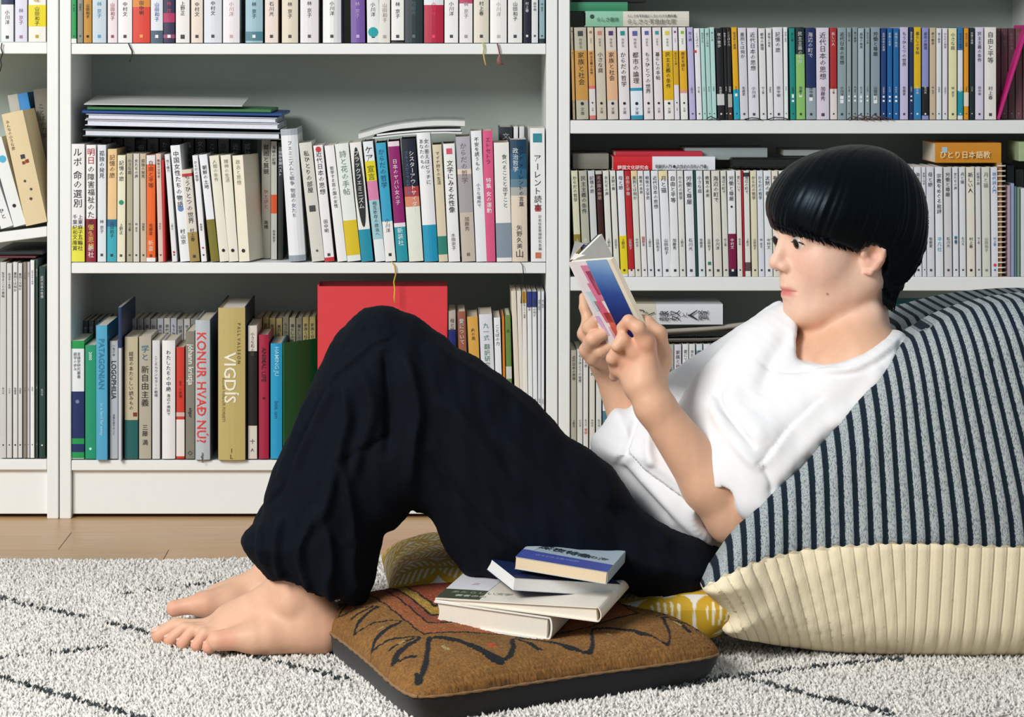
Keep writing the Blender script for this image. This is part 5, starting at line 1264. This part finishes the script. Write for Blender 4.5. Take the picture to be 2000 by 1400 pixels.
# arms
EN = W(1434, 1010, -1.015); WN = W(1278, 792, -1.030)
h_.add(cone(W(1690, 716, -.995), EN, .042, .034), .02)
h_.add(cone(EN, EN+(WN-EN)*.30, .0335, .0350), .012); h_.add(cone(EN+(WN-EN)*.30, WN, .0350, .0235), .012)
EF = W(1262, 900, -.84); WF = W(1190, 712, -.865)
h_.add(cone(W(1560, 672, -.81), EF, .038, .032), .02); h_.add(cone(EF, WF, .033, .022), .012)
def chain(pts, rs, k=.004, base=None):
    for i in range(len(pts)-1): h_.add(cone(pts[i], pts[i+1], rs[i], rs[i+1]), k if i else (base or k))
# near hand (back of the hand to the viewer), palm running from the wrist up-left
def hp(px, py, Y): return W(px, py, Y)
h_.add(cone(WN, hp(1258, 752, -1.030), .0235, .020), .012)
h_.add(cone(hp(1262, 745, -1.028), hp(1262, 668, -1.030), .019, .012), .010)
h_.add(cone(hp(1252, 750, -1.026), hp(1238, 690, -1.020), .019, .013), .010)
h_.add(cone(hp(1246, 752, -1.018), hp(1216, 712, -1.008), .018, .012), .010)
h_.add(cone(hp(1278, 748, -1.020), hp(1290, 690, -1.000), .016, .013), .010)
# fingers: index and middle curl over the cover, ring and little finger below, thumb along the page edge
chain([hp(1262,672,-1.034), hp(1247,640,-1.044), hp(1228,627,-1.040), hp(1214,640,-1.030)], [.0105,.0090,.0080,.0068], .003, .008)
chain([hp(1240,688,-1.026), hp(1216,664,-1.036), hp(1205,676,-1.038)], [.0105,.0088,.0078], .003, .008)
chain([hp(1226,704,-1.016), hp(1204,690,-1.022), hp(1196,700,-1.020), hp(1199,712,-1.010)], [.0100,.0085,.0078,.0068], .003, .008)
chain([hp(1216,716,-1.006), hp(1204,722,-1.006), hp(1200,735,-.998)], [.0098,.0080,.0068], .003, .008)
chain([hp(1290,705,-1.005), hp(1286,652,-1.005), hp(1262,630,-1.000), hp(1248,624,-.992)], [.0125,.0105,.0092,.0075], .004, .010)
for a in (hp(1262,669,-1.040), hp(1240,686,-1.032), hp(1224,704,-1.020), hp(1214,716,-1.009)): h_.add((lambda c_: ell(c_, (.0085, .0075, .0085)))(a), .006)
# far hand, palm turned to us, fingers rising behind the cover
h_.add(cone(WF, hp(1176, 690, -.875), .021, .020), .012)
h_.add(cone(hp(1182, 700, -.878), hp(1160, 655, -.885), .020, .017), .010)
h_.add(cone(hp(1190, 690, -.880), hp(1180, 650, -.890), .017, .014), .010)
chain([hp(1158,668,-.895), hp(1142,652,-.905), hp(1150,625,-.905), hp(1143,600,-.900), hp(1140,580,-.894)], [.0105,.0095,.0085,.0078,.0062], .003, .008)
chain([hp(1166,660,-.905), hp(1152,640,-.920), hp(1170,622,-.930), hp(1190,614,-.925)], [.0100,.0092,.0085,.007], .003, .008)
chain([hp(1160,690,-.900), hp(1146,684,-.918), hp(1158,662,-.935), hp(1180,650,-.935)], [.0105,.0098,.0092,.0080], .003, .008)
chain([hp(1170,704,-.898), hp(1158,700,-.915), hp(1172,686,-.928), hp(1192,676,-.928)], [.0102,.0094,.0086,.0072], .003, .008)
# near foot
def fp(px, py, Y): return W(px, py, Y)
h_.add(cone(fp(580, 1140, YN), fp(590, 1190, YN+.005), .034, .030), .015)
h_.add(ell(fp(628, 1222, YN+.005), (.034, .028, .025)), .02)
h_.add(cone(fp(600, 1205, YN), fp(470, 1225, -1.015), .033, .024), .022)
h_.add(cone(fp(560, 1165, YN+.008), fp(450, 1208, -.998), .028, .018), .022)
h_.add(cone(fp(470, 1222, -.990), fp(385, 1234, -.985), .022, .0145), .02)
h_.add(cone(fp(520, 1240, -1.055), fp(425, 1251, -1.062), .018, .0125), .02)
h_.add(cone(fp(480, 1232, -1.02), fp(405, 1242, -1.025), .020, .0135), .02)
h_.add(cone(fp(630, 1240, -1.045), fp(500, 1250, -1.055), .020, .014), .02)
h_.add(ell(fp(568, 1178, -1.0615), (.011, .008, .011)), .012)        # ankle bone

toes = [((388,1228,-.982),(345,1222,-.978),(312,1240,-.976),.0125,.0115,.0118), ((394,1231,-1.000),(360,1226,-.998),(332,1250,-.998),.0095,.0085,.0088), ((404,1236,-1.017),(378,1230,-1.018),(356,1256,-1.018),.0095,.0084,.0086),
        ((416,1241,-1.034),(400,1237,-1.037),(384,1260,-1.038),.0092,.0083,.0086), ((432,1247,-1.052),(420,1246,-1.056),(408,1263,-1.057),.0094,.0086,.0092)]
for a, b, c, r0, r1, r2 in toes: chain([fp(*a), fp(*b), fp(*c)], [r0*.95, r1*.90, r2*.93], .0012, .005)
for a in ((350,1220),(370,1224)): pass
# far foot
h_.add(cone(fp(555, 1085, YFAR), fp(545, 1130, YFAR+.004), .032, .028), .015)
h_.add(ell(fp(580, 1165, YFAR+.01), (.034, .028, .024)), .02)
h_.add(cone(fp(545, 1138, YFAR), fp(430, 1168, YFAR+.01), .029, .020), .02)
h_.add(cone(fp(570, 1170, YFAR), fp(430, 1182, YFAR-.02), .026, .016), .02)
h_.add(cone(fp(450, 1178, YFAR-.02), fp(395, 1180, YFAR-.028), .019, .0145), .016)
h_.add(cone(fp(430, 1176, YFAR+.02), fp(390, 1174, YFAR+.03), .016, .012), .016)
chain([fp(402,1180,YFAR-.03), fp(368,1183,YFAR-.03), fp(341,1188,YFAR-.03)], [.014,.0105,.0110], .003, .010)
for i, (x, y) in enumerate(((358,1180),(368,1177),(378,1174),(388,1171))):
    chain([fp(410+i*4, 1174-i*2, YFAR-.012+i*.015), fp(x+14, y-3, YFAR-.012+i*.015), fp(x, y+4, YFAR-.012+i*.015)], [.0095, .0082, .0082], .003, .008)
HB = .0021
V, Q = polygonise(BS, (W(270, 0, -1.0)[0], -1.125, .0), (W(1800, 0, -.8)[0], -.74, .66), HB, slack=.02)
V = relax(V, Q, 1, .4); 
# skin tint by place
hloc = ((V-Hc)@HM)/HS
skin = np.array(lin('#dcae90')); col = np.tile(skin, (len(V), 1))
def blend(m, c, k=1.): 
    global col
    m = np.clip(m, 0, 1)[:, None]*k; col = col*(1-m)+np.array(lin(c))*m
head = (hloc[:, 2] > -.12) & (np.abs(hloc[:, 0]) < .14) & (np.abs(hloc[:, 1]) < .11)
blend(head*np.clip((hloc[:, 2]+.115)/.03, 0, 1), '#e6c0aa')
blend(head*np.exp(-((hloc[:, 0]-.068)/.020)**2-((hloc[:, 2]+.028)/.020)**2-((np.abs(hloc[:, 1])-.034)/.022)**2), '#dc9a8c', .55)
lipm = np.exp(-(((hloc[:, 2]+.0655)/.0062)**4)-((np.abs(hloc[:, 1])/.0195)**6))*(hloc[:, 0] > .074)*head
blend(lipm, '#c8696a', .9)
blend(head*np.exp(-((hloc[:, 0]+.004)/.022)**2-((hloc[:, 2]+.025)/.035)**2)*(np.abs(hloc[:, 1]) > .070), '#dd9c86', .5)
blend(head*np.exp(-((hloc[:, 0]-.106)/.010)**2-((hloc[:, 2]+.034)/.010)**2), '#e0a493', .5)
for (x, y, z, r) in [(.052, .049, -.068, .0013)]:
    blend(np.exp(-(((hloc-np.array([x, y, z]))**2).sum(1)/(r*1.25)**2)**2), '#3a2018', .9)
# brows
br = head*np.exp(-((hloc[:, 2]-(.0165-.006*((np.abs(hloc[:, 1])-.030)/.016)**2))/.0026)**2)*(np.abs(np.abs(hloc[:, 1])-.031) < .018)*(hloc[:, 0] > .04)
blend(br, '#2a1d18', .8)
# knuckles, toes and heels a little redder
for p, r in [(hp(1262,669,-1.04), .012), (hp(1240,686,-1.03), .012), (hp(1224,704,-1.02), .011), (hp(1214,716,-1.01), .011), (hp(1228,627,-1.04), .010), (hp(1204,690,-1.02), .009)]+[(fp(*t[2]), .012) for t in toes]+[(fp(440,1246,-1.07), .014), (fp(345,1190,YFAR-.03), .016), (fp(395,1180,YFAR-.03), .016), (fp(640,1230,-1.03), .03)]:
    blend(np.exp(-((V-p)**2).sum(1)/r**2), '#d98a74', .55)
col *= (1+.03*wav(V, 150, 3)+.02*wav(V, 500, 4))[:, None]
o = pchild('body', fast_mesh('body', V, Q, mat('#fff', .5, 0, attr='tint', key='skin', sss=.12, bump=.08, bscale=900, spec=.35), True, col))
body = o
# eyes
for s in (1, -1):
    c = hl(.0755, s*.0300, -.0008); R = .0122*HS; n1, n2 = 24, 32; Vv = []; Ff = []; cc = []
    gd = HM@np.array([.96, .12, -.22]); gd /= np.linalg.norm(gd)
    a = np.cross(gd, [0, 0, 1.]); a /= np.linalg.norm(a); b = np.cross(a, gd)
    for i in range(n1+1):
        t = math.pi*i/n1
        for j in range(n2):
            q = 2*math.pi*j/n2; Vv.append(c+R*(math.cos(t)*gd+math.sin(t)*(math.cos(q)*a+math.sin(q)*b)))
            cc.append(lin('#0c0a0a') if t < .28 else (lin('#20130e') if t < .54 else (lin('#140d0c') if t < .60 else lin('#cfc4c0'))))
    for i in range(n1):
        for j in range(n2): Ff.append((i*n2+j, i*n2+(j+1) % n2, (i+1)*n2+(j+1) % n2, (i+1)*n2+j))
    pchild('eyeball', fast_mesh('eyeball', Vv, np.array(Ff), mat('#fff', .12, 0, attr='tint', key='eye'), True, np.array(cc)))
    # lashes: a dark upper rim and short hairs
    m = MB(); rim = []
    for j in range(9):
        y = s*(.030+.0145*(j/4-1)); x = .0860-.35*abs(y-s*.030)**1.0-.10*max(0, (abs(y)-.030)); z = .0012-14*(abs(y)-.030)**2-.0008
        rim.append(hl(x+.0016, y, z)); 
    m.tube(rim, .0009, 5)
    for j in range(1, 9):
        p = rim[j]; d = HM@np.array([.0030, s*(.0006*(j-4)/2), -.0010]); m.tube([p, p+d*.55, p+d+np.array([0, 0, .0008])], .00028, 4, [1, .7, .2])
    m.build('eyelashes', mat('#0c0a0b', .6, 0), None).parent = person
    ob = bpy.context.collection.objects[-1] if False else [q for q in bpy.data.objects if q.name.startswith('eyelashes')][-1]
    ob.location = (-person.location.x, -person.location.y, 0)
# toenails / fingernails
def nail(p, nrm, along, w, l, name):
    nrm = np.array(nrm, float); nrm /= np.linalg.norm(nrm); along = np.array(along, float); along -= nrm*(along@nrm); along /= np.linalg.norm(along); b = np.cross(nrm, along)
    V = []; 
    for i in range(5):
        for j in range(5):
            u = (i/4-.5)*w; v = (j/4-.5)*l; V.append(p+b*u*(1-.25*(j == 4))+along*v+nrm*(.0006-.9*u*u/w*.9))
    F_ = [(i*5+j, i*5+j+1, i*5+j+6, i*5+j+5) for i in range(4) for j in range(4)]
    me = mesh(name, V, F_, mat('#e2b5a4', .3, 0), True); o = pchild(name, me); sm = o.modifiers.new('t', 'SOLIDIFY'); sm.thickness = .0006; sm.offset = -1
for (a, b, c, r0, r1, r2), w_ in zip(toes, (.013, .008, .008, .008, .007)):
    c_ = fp(*c); d = c_-fp(*b); nail(c_+np.array([-.45, -.12, .80])*r2, (-.45, -.15, .9), d, w_, w_*1.0, 'toenail')

# --- hair
hairp = [(1497,402),(1503,372),(1522,344),(1556,318),(1600,300),(1645,287),(1690,283),(1738,290),(1778,316),(1804,356),(1817,405),(1818,455),(1808,500),(1792,532),(1770,560),(1757,585),(1747,607),(1738,604),(1730,596),(1718,590),(1704,580),(1694,565),(1697,548),(1712,545),(1724,530),(1728,505),(1718,486),(1702,477),(1690,478),(1680,486),(1668,490),(1655,484),(1638,478),(1612,470),(1580,466),(1552,462),(1530,456),(1518,450),(1508,432)]
HPoly = Poly2(hairp, -.98, h=.0015, smooth=4)
HS_ = Shape()
HS_.add(hell((-.019, 0, .022), (.1085, .088, .098)), .01)
HS_.add(hell((.026, 0, .038), (.075, .077, .064)), .03)
HS_.add(hell((-.062, 0, -.040), (.055, .066, .085)), .03)
HS_.cut(lambda P: HPoly(P[:, 0]*(D-.98)/(D+P[:, 1]), CZ+(P[:, 2]-CZ)*(D-.98)/(D+P[:, 1])) if False else HPoly(P[:, 0], P[:, 2])+np.where(P[:, 2] < Hc[2]+.03, .0012*np.sin(P[:, 0]*900)+.0009*np.sin(P[:, 0]*1700+P[:, 2]*800), 0), .008)
crown = np.array([-.058, .0, .106])
def hairdisp(V):
    q = ((V-Hc)@HM)/HS
    r = q-crown; th = np.arctan2(r[:, 1]*1.0+.0, -r[:, 0]*1.0+.35*r[:, 2]+.02); d = np.sqrt((r**2).sum(1))
    ax_ = np.array([-.42, 0, .91]); e1 = np.array([.91, 0, .42]); q = q-np.array([-.015, 0, .01])
    th = np.arctan2(q[:, 1], q@e1)+d*1.6+.15*np.sin(d*30)
    g = 0
    rs = np.random.RandomState(9)
    for k in range(9):
        fr = rs.uniform(22, 110); g = g+np.sin(th*fr+d*rs.uniform(-14, 14)+rs.uniform(0, 6))*(18/fr)**.45
    return g/3
V, Q = polygonise(HS_, Hc-np.array([.16, .13, .17]), Hc+np.array([.16, .13, .17]), .0019, slack=.02)
V = relax(V, Q, 3); N = vnormals(V, Q); V = V+N*(.0011*hairdisp(V)*np.clip(1-((V-Hc)@HM)[:, 2]/.16, .2, 1))[:, None]
hm = bpy.data.materials.new('black_hair'); hm.use_nodes = True; nt = hm.node_tree; b = nt.nodes['Principled BSDF']
b.inputs['Base Color'].default_value = (*lin('#010306'), 1); b.inputs['Roughness'].default_value = .34; b.inputs['Specular IOR Level'].default_value = .17; b.inputs['Specular Tint'].default_value = (.62, .82, 1.0, 1); b.inputs['Coat Weight'].default_value = 0
nn_ = nt.nodes.new('ShaderNodeTexNoise'); nn_.inputs['Scale'].default_value = 90; mr = nt.nodes.new('ShaderNodeMapRange'); mr.inputs[3].default_value = .28; mr.inputs[4].default_value = .5
tcn = nt.nodes.new('ShaderNodeTexCoord'); nt.links.new(tcn.outputs['Object'], nn_.inputs[0]); nt.links.new(nn_.outputs[0], mr.inputs[0]); nt.links.new(mr.outputs[0], b.inputs['Roughness'])
hair = pchild('hair', fast_mesh('hair', V, Q, hm, True)); hair['label'] = 'short black bobbed hair with a swept fringe'
# loose locks along the fringe, round the ear and at the nape
m = MB(); rs = np.random.RandomState(5)
def lock(pts, r=.0011):
    m.tube([W(*p) for p in catmull(pts, 4, False)], r, 5, None)
def locks(a, b, n, L, dirx, diry, y0, y1, r=.0010):
    for i in range(n):
        t = (i+rs.uniform(0, 1))/n; x = a[0]+(b[0]-a[0])*t; y = a[1]+(b[1]-a[1])*t; Y0 = y0+(y1-y0)*t
        l = L*rs.uniform(.5, 1.1); dx = dirx+rs.uniform(-.25, .25)
        P = catmull([(x-dx*l*1.2, y-diry*l*1.2, Y0+.002), (x, y, Y0), (x+dx*l*.5, y+diry*l*.6, Y0), (x+dx*l*.7-.4, y+diry*l, Y0)], 3, False)
        m.tube([W(*p) for p in P], r, 4, list(np.linspace(1, .15, len(P))))
locks((1512,440), (1600,470), 26, 12, .45, .8, -1.000, -1.012)
locks((1600,470), (1668,488), 22, 14, .7, .7, -1.012, -1.004)
locks((1724,582), (1748,600), 22, 14, .0, 1.0, -.985, -.955)
m.build('hair_locks', hm, None, True)
ob = [q for q in bpy.data.objects if q.name.startswith('hair_locks')][-1]; ob.parent = person; ob.location = (-person.location.x, -person.location.y, 0); ob['kind'] = 'stuff'
# ------------------------------------------------------------------ loose books: the pile on the kilim cushion and the one being read
def world_child(name, V, Fc, m, par, smooth=False):
    o = link(name, mesh(name, V, Fc, m, smooth)); bpy.context.view_layer.update()
    o.parent = par; o.matrix_parent_inverse = par.matrix_world.inverted(); return o
def frame_book(FL, FR, BL, th, cov, label, spine='R', hard=True, page=None, thl=None, round_=.0, inset=.003, category='book', kind='book', ct=None, group=None):
    FL, FR, BL = map(np.array, (FL, FR, BL)); ex = FR-FL; ey = BL-FL; w = np.linalg.norm(ex); d = np.linalg.norm(ey)
    ux = ex/w; n = np.cross(ux, ey); n /= np.linalg.norm(n); uy = np.cross(n, ux); skew = ey@ux
    d = ey@uy
    thl = th if thl is None else thl; ct = ct or (.0022 if hard else .0006)
    r = empty(kind, tuple(FL-n*th)); tag(r, label, category, group); bpy.context.view_layer.update()
    def T(x, y, z):
        t = thl+(th-thl)*x/w
        return FL+ux*(x+skew*y/d)+uy*y+n*(z*t)
    def Tn(x, y, zabs):           # zabs measured down from the top face
        t = thl+(th-thl)*x/w; return FL+ux*(x+skew*y/d)+uy*y-n*(zabs if zabs >= 0 else t+zabs)
    def slab(x0, x1, y0, y1, za, zb, nx=1):
        V = []; Fc = []
        for i in range(nx+1):
            x = x0+(x1-x0)*i/nx
            for (y, z) in ((y0, za), (y1, za), (y1, zb), (y0, zb)): V.append(Tn(x, y, z))
        for i in range(nx):
            a = i*4
            for k in range(4): Fc.append((a+k, a+4+k, a+4+(k+1) % 4, a+(k+1) % 4))
        Fc.append((0, 1, 2, 3)); Fc.append((nx*4+3, nx*4+2, nx*4+1, nx*4))
        return V, Fc
    m = MB(); m.add(*slab(0, w, 0, d, 0, ct)); m.add(*slab(0, w, 0, d, -ct, -1e-6))
    # spine as a rounded strip
    ns = 8; V = []; Fc = []
    for k in range(ns+1):
        a = math.pi*k/ns; off = math.sin(a)*round_; z = (1-math.cos(a))/2
        for yy in (0, d) if spine in 'RL' else (0, w):
            for inn in (0, ct):
                if spine in 'RL':
                    x = (w+off-inn) if spine == 'R' else (0-off+inn); t = thl+(th-thl)*min(max(x, 0), w)/w
                    V.append(FL+ux*(x+skew*yy/d)+uy*yy-n*(z*t))
                else:
                    y = (d+off-inn) if spine == 'B' else (-off+inn); t = thl+(th-thl)*yy/w
                    V.append(FL+ux*(yy+skew*y/d)+uy*y-n*(z*t))
    for k in range(ns):
        a = k*4; b = a+4
        Fc += [(a, a+2, b+2, b), (a+1, b+1, b+3, a+3), (a, b, b+1, a+1), (a+2, a+3, b+3, b+2)]
    m.add(V, Fc)
    world_child('cover', m.V, m.F, cov, r)
    x0, x1, y0, y1 = inset, w-inset, inset, d-inset
    if spine == 'R': x1 = w-ct*1.2
    if spine == 'L': x0 = ct*1.2
    if spine == 'B': y1 = d-ct*1.2
    # pages: fore edge a little hollow, made of fine leaves
    V = []; Fc = []; nk = 8
    for k in range(nk+1):
        f = k/nk; hollow = (.0035 if hard else .0)*math.sin(math.pi*f)
        X0 = x0+(hollow if spine == 'R' else 0); X1 = x1-(hollow if spine == 'L' else 0); Y0 = y0+(hollow if spine == 'B' else 0)
        for (x, y) in ((X0, Y0), (X1, Y0), (X1, y1), (X0, y1)):
            t = thl+(th-thl)*x/w; V.append(FL+ux*(x+skew*y/d)+uy*y-n*(ct+(t-2*ct)*f))
    for k in range(nk):
        a = k*4
        for j in range(4): Fc.append((a+j, a+4+j, a+4+(j+1) % 4, a+(j+1) % 4))
    Fc.append((3, 2, 1, 0)); Fc.append((nk*4, nk*4+1, nk*4+2, nk*4+3))
    world_child('pages', V, Fc, page or PAGEW, r)
    def patch(poly, col, lift=.0003, name='cover_print', rough=.45):
        P = [FL+ux*(u*w+skew*v)+uy*(v*d)+n*lift for u, v in poly]
        return world_child(name, P, [tuple(range(len(P)))], mat(col, rough, .06, scale=120), r)
    def side(poly, col, lift=.0003, name='cover_print'):     # on the front long side, v from the top 0..1
        P = [FL+ux*(u*w)-n*(v*th)-uy*lift for u, v in poly]; return world_child(name, P, [tuple(range(len(P)))], mat(col, .5, .05), r)
    def uvtext(s_, u, v, size, col, vert=False, ang=0., lift=.0006):
        if vert: Vt, Ft, L = text_v(s_, size)
        else: Vt, Ft, L = text_h(s_, size, rot=False)
        ca, sa = math.cos(ang), math.sin(ang)
        P = [FL+ux*(u*w+skew*v+x*ca-y*sa)+uy*(v*d+x*sa+y*ca)+n*lift for x, y in Vt]
        if P: world_child('lettering', P, Ft, ink(col), r)['kind'] = 'stuff'
    return r, patch, side, uvtext
# A: thick white hardcover, lowest
rA, pA, sA, tA = frame_book(W(848, 1173, -1.160), W(1073, 1205, -1.200), W(926, 1106, -.99), .0285, mat('#efece4', .5, .03), 'thick white hardcover at the bottom of the pile on the kilim cushion, pages facing out', 'R', True, mat('#ebe3d3', .8, .05, scale=500), round_=.0045)
# B: cream-white hardcover with green band on top of A
rB, pB, sB, tB = frame_book(W(850, 1168, -1.158), W(1166, 1186, -1.222), W(928, 1100, -.985), .0175, mat('#ece4d6', .45, .03), 'cream hardcover with a dark green band, second from the bottom of the pile', 'R', True, mat('#ebe3d3', .8, .05, scale=500), thl=.0030, round_=.005, ct=.0012)
pB([(.0, .02), (.0, .26), (.27, .26), (.27, .02)], '#47503f', .0004, 'paper_band')
pB([(.0, .26), (.0, 1.0), (.30, 1.0), (.27, .26)], '#e6e6ea', .00035)
for q in ('著者の名', ): tB(q, .10, .10, .010, '#c8ccc0')
tB('あたらしい文学', .06, .19, .011, '#9aa48c'); tB('森林', .02, .84, .024, '#23221f', False, -.1); tB('の詩', .02, .68, .020, '#2a2a28', False, -.1); tB('二', .13, .42, .010, '#9c3a34')
# C: white paperback with a dark patchwork cover
rC, pC, sC, tC = frame_book(W(1005, 1127, -1.18), W(1211, 1140, -1.14), W(911, 1053, -1.01), .0165, mat('#1e2c4c', .35, .05), 'white-edged paperback with a navy and plum patchwork cover, third in the pile', 'B', False, mat('#e6e6e4', .8, .05, scale=500), inset=.0008)
pC([(0, .0), (0, 1), (.12, 1), (.18, .5), (.16, 0)], '#1a2a54', .0003); pC([(.18, .62), (.12, 1), (.34, 1), (.46, .80), (.30, .55)], '#3f2a46', .0004); pC([(.34, 1), (.46, .8), (.9, .82), (.9, 1)], '#b08a8c', .0005)
pC([(.30, .55), (.46, .80), (.56, .60), (.48, .42)], '#d7cadf', .0006); pC([(.14, .70), (.16, .74), (.50, .64), (.50, .60)], '#dcb8cc', .0007); pC([(.16, .0), (.18, .30), (.40, .34), (.55, .2), (.5, 0)], '#2a3448', .0005); pC([(.18, .30), (.20, .5), (.32, .52), (.40, .34)], '#7c3f4e', .0007); pC([(.22, .30), (.36, .33), (.34, .25), (.24, .22)], '#c9c7b0', .0008)
# D: small pale blue paperback on top
rD, pD, sD, tD = frame_book(W(1007, 1087, -1.165), W(1186, 1117, -1.20), W(1049, 1045, -1.065), .0150, mat('#a9bac4', .35, .05), 'small pale blue paperback with a violet-blue band, top of the pile', 'R', False, mat('#e3cfae', .8, .05, scale=500), inset=.0006, round_=.001)
pD([(0, 0), (0, .34), (1.0, .30), (1.0, 0)], '#4653a0', .0004, 'paper_band'); pD([(.30, .86), (.34, .72), (.42, .74), (.44, .66), (.50, .84), (.54, .92), (.42, .90)], '#2f8486', .0005)
pD([(.0, .34), (.06, .95), (.2, .97), (.12, .36)], '#b9c6cc', .0003)
tD('深夜特急', .14, .55, .017, '#27343a', False, -.12); tD('と夜の海', .48, .50, .013, '#3c4c54', False, -.10); tD('はるかなる旅の記録', .18, .20, .006, '#8f98cc')
V = [W(1000, 0, -1.2)*0]
# ---- the book in the hands
s0 = W(1111, 512, -.948); f0 = W(1184, 508, -1.020); s1 = s0+np.array([.0600, .020, -.1260]); 
ax = s1-s0; L_ = np.linalg.norm(ax); ax /= L_
nb_ = f0-s0; nb_ -= ax*(nb_@ax); wn = .092; nb_ /= np.linalg.norm(nb_)
fb = np.array([.050, .080, .02]); fb -= ax*(fb@ax); fb /= np.linalg.norm(fb)
inn = np.cross(ax, nb_); inn = inn if inn[0] > 0 else -inn
inf = np.cross(ax, fb); inf = inf if inf[0] > 0 else -inf
hb = empty('open_book', tuple(s0)); tag(hb, 'small open paperback with a pink, white and deep blue jacket, held in both hands', 'book'); bpy.context.view_layer.update()
def quad3(name, o_, a, la, b, lb, n, t, m, nsub=1, curve=None):
    V = []; Fc = []; k = 10
    for i in range(k+1):
        u = i/k; off = (curve(u) if curve else 0)
        for z in (0, t):
            for v in (0, 1): V.append(o_+b*(lb*u)+a*(la*v)+n*(z+off))
    for i in range(k):
        p = i*4; q = p+4
        Fc += [(p, q, q+1, p+1), (p+2, p+3, q+3, q+2), (p, p+2, q+2, q), (p+1, q+1, q+3, p+3)]
    Fc += [(0, 1, 3, 2), (k*4, k*4+2, k*4+3, k*4+1)]
    return world_child(name, V, Fc, m, hb)
jk = mat('#f0e8ea', .3, .03)
cv = lambda u: .004*math.sin(math.pi*min(u*1.0, 1))*0+.0035*(1-u)**3
quad3('near_cover', s0, ax, L_, nb_, wn*.42, inn, .0006, mat('#f1e9ea', .3, .04), curve=lambda u: .0)
quad3('near_jacket', s0+nb_*wn*.42, ax, L_, nb_, wn*.50, inn, .0006, None)
# deep blue, paler towards the head
bm_ = bpy.data.materials.new('blue_jacket'); bm_.use_nodes = True; nt = bm_.node_tree; b = nt.nodes['Principled BSDF']; b.inputs['Roughness'].default_value = .3
g = nt.nodes.new('ShaderNodeTexCoord'); sp_ = nt.nodes.new('ShaderNodeSeparateXYZ'); rp = nt.nodes.new('ShaderNodeValToRGB')
z_hi = s0[2]; mr = nt.nodes.new('ShaderNodeMapRange'); mr.inputs[1].default_value = z_hi-.075; mr.inputs[2].default_value = z_hi+.004
rp.color_ramp.elements[0].color = (*lin('#141a5c'), 1); rp.color_ramp.elements[1].color = (*lin('#8fb2da'), 1); e_ = rp.color_ramp.elements.new(.5); e_.color = (*lin('#35509c'), 1); e_ = rp.color_ramp.elements.new(.78); e_.color = (*lin('#5f86c4'), 1)
nt.links.new(g.outputs['Object'], sp_.inputs[0]); nt.links.new(sp_.outputs[2], mr.inputs[0]); nt.links.new(mr.outputs[0], rp.inputs[0]); nt.links.new(rp.outputs[0], b.inputs['Base Color'])
[q for q in bpy.data.objects if q.name.startswith('near_jacket')][-1].data.materials.append(bm_)
# painted strip of pinks beside the spine
def strip3(u0, u1, v0, v1, w0, w1, col):
    P = [s0+nb_*wn*u0+ax*L_*v0, s0+nb_*wn*u1+ax*L_*v0, s0+nb_*wn*w1+ax*L_*v1, s0+nb_*wn*w0+ax*L_*v1]
    world_child('cover_print', [p-inn*.0004 for p in P], [(0, 1, 2, 3)], mat(col, .3, .12, scale=90), hb)
for a in [(.24,.42,.04,.22,.26,.42,'#e58ab0'),(.20,.40,.22,.40,.24,.42,'#ec7fa4'),(.30,.42,.10,.34,.34,.42,'#d8557a'),(.16,.34,.40,.62,.22,.42,'#e86a86'),(.26,.42,.52,.80,.30,.42,'#e6604e'),(.08,.20,.30,.50,.12,.22,'#c9e2ea'),(.02,.12,.55,.75,.06,.16,'#d9b4dc'),(.22,.30,.66,.9,.24,.34,'#f0a8b4')]: strip3(*a)
quad3('near_pages', s0+inn*.0012+nb_*.002+ax*.001, ax, L_-.002, nb_, wn-.001, inn, .0062, PAGE)
quad3('far_cover', s0-nb_*0.0, ax, L_, fb, .088, inf, .0007, mat('#1a2140', .35, .05))
quad3('far_pages', s0+inf*.0012+fb*.003+ax*.001, ax, L_-.002, fb, .084, inf, .0055, PAGEW)
sp = MB(); V = []; Fc = []
for k in range(7):
    t = k/6; p = s0+(nb_*(1-t)+fb*t)*.0015-(inn*(1-t)+inf*t)*.0012*math.sin(math.pi*t); V += [p, p+ax*L_]
for k in range(6): Fc.append((2*k, 2*k+1, 2*k+3, 2*k+2))
so = world_child('spine', V, Fc, jk, hb); q = so.modifiers.new('t', 'SOLIDIFY'); q.thickness = .0008
# a leaf standing up at the head, slightly curled
P = [s0+fb*.004-ax*.001, s0+fb*.030-ax*.016+inf*.002, s0+fb*.05-ax*.004, s0+nb_*.03+inn*.009-ax*.004, s0+nb_*.012+inn*.006-ax*.009]
world_child('loose_leaf', P, [(0, 1, 2), (0, 4, 3)], mat('#f4f2ec', .6, .02), hb)

# navy boards of the thick gold-beige book, showing either side of its spine
vb = find('thick gold-beige')
for sx_ in (-1, 1):
    hw = 52.3*S0*.984/2
    MB().box((sx_*hw-(.0006 if sx_ > 0 else .0016), .004, -.0001), (sx_*hw+(.0016 if sx_ > 0 else .0006), .204, .2455), .0004).build('side_board', mat('#1b2a48', .45, .04), vb)['label'] = 'navy board of the cover'
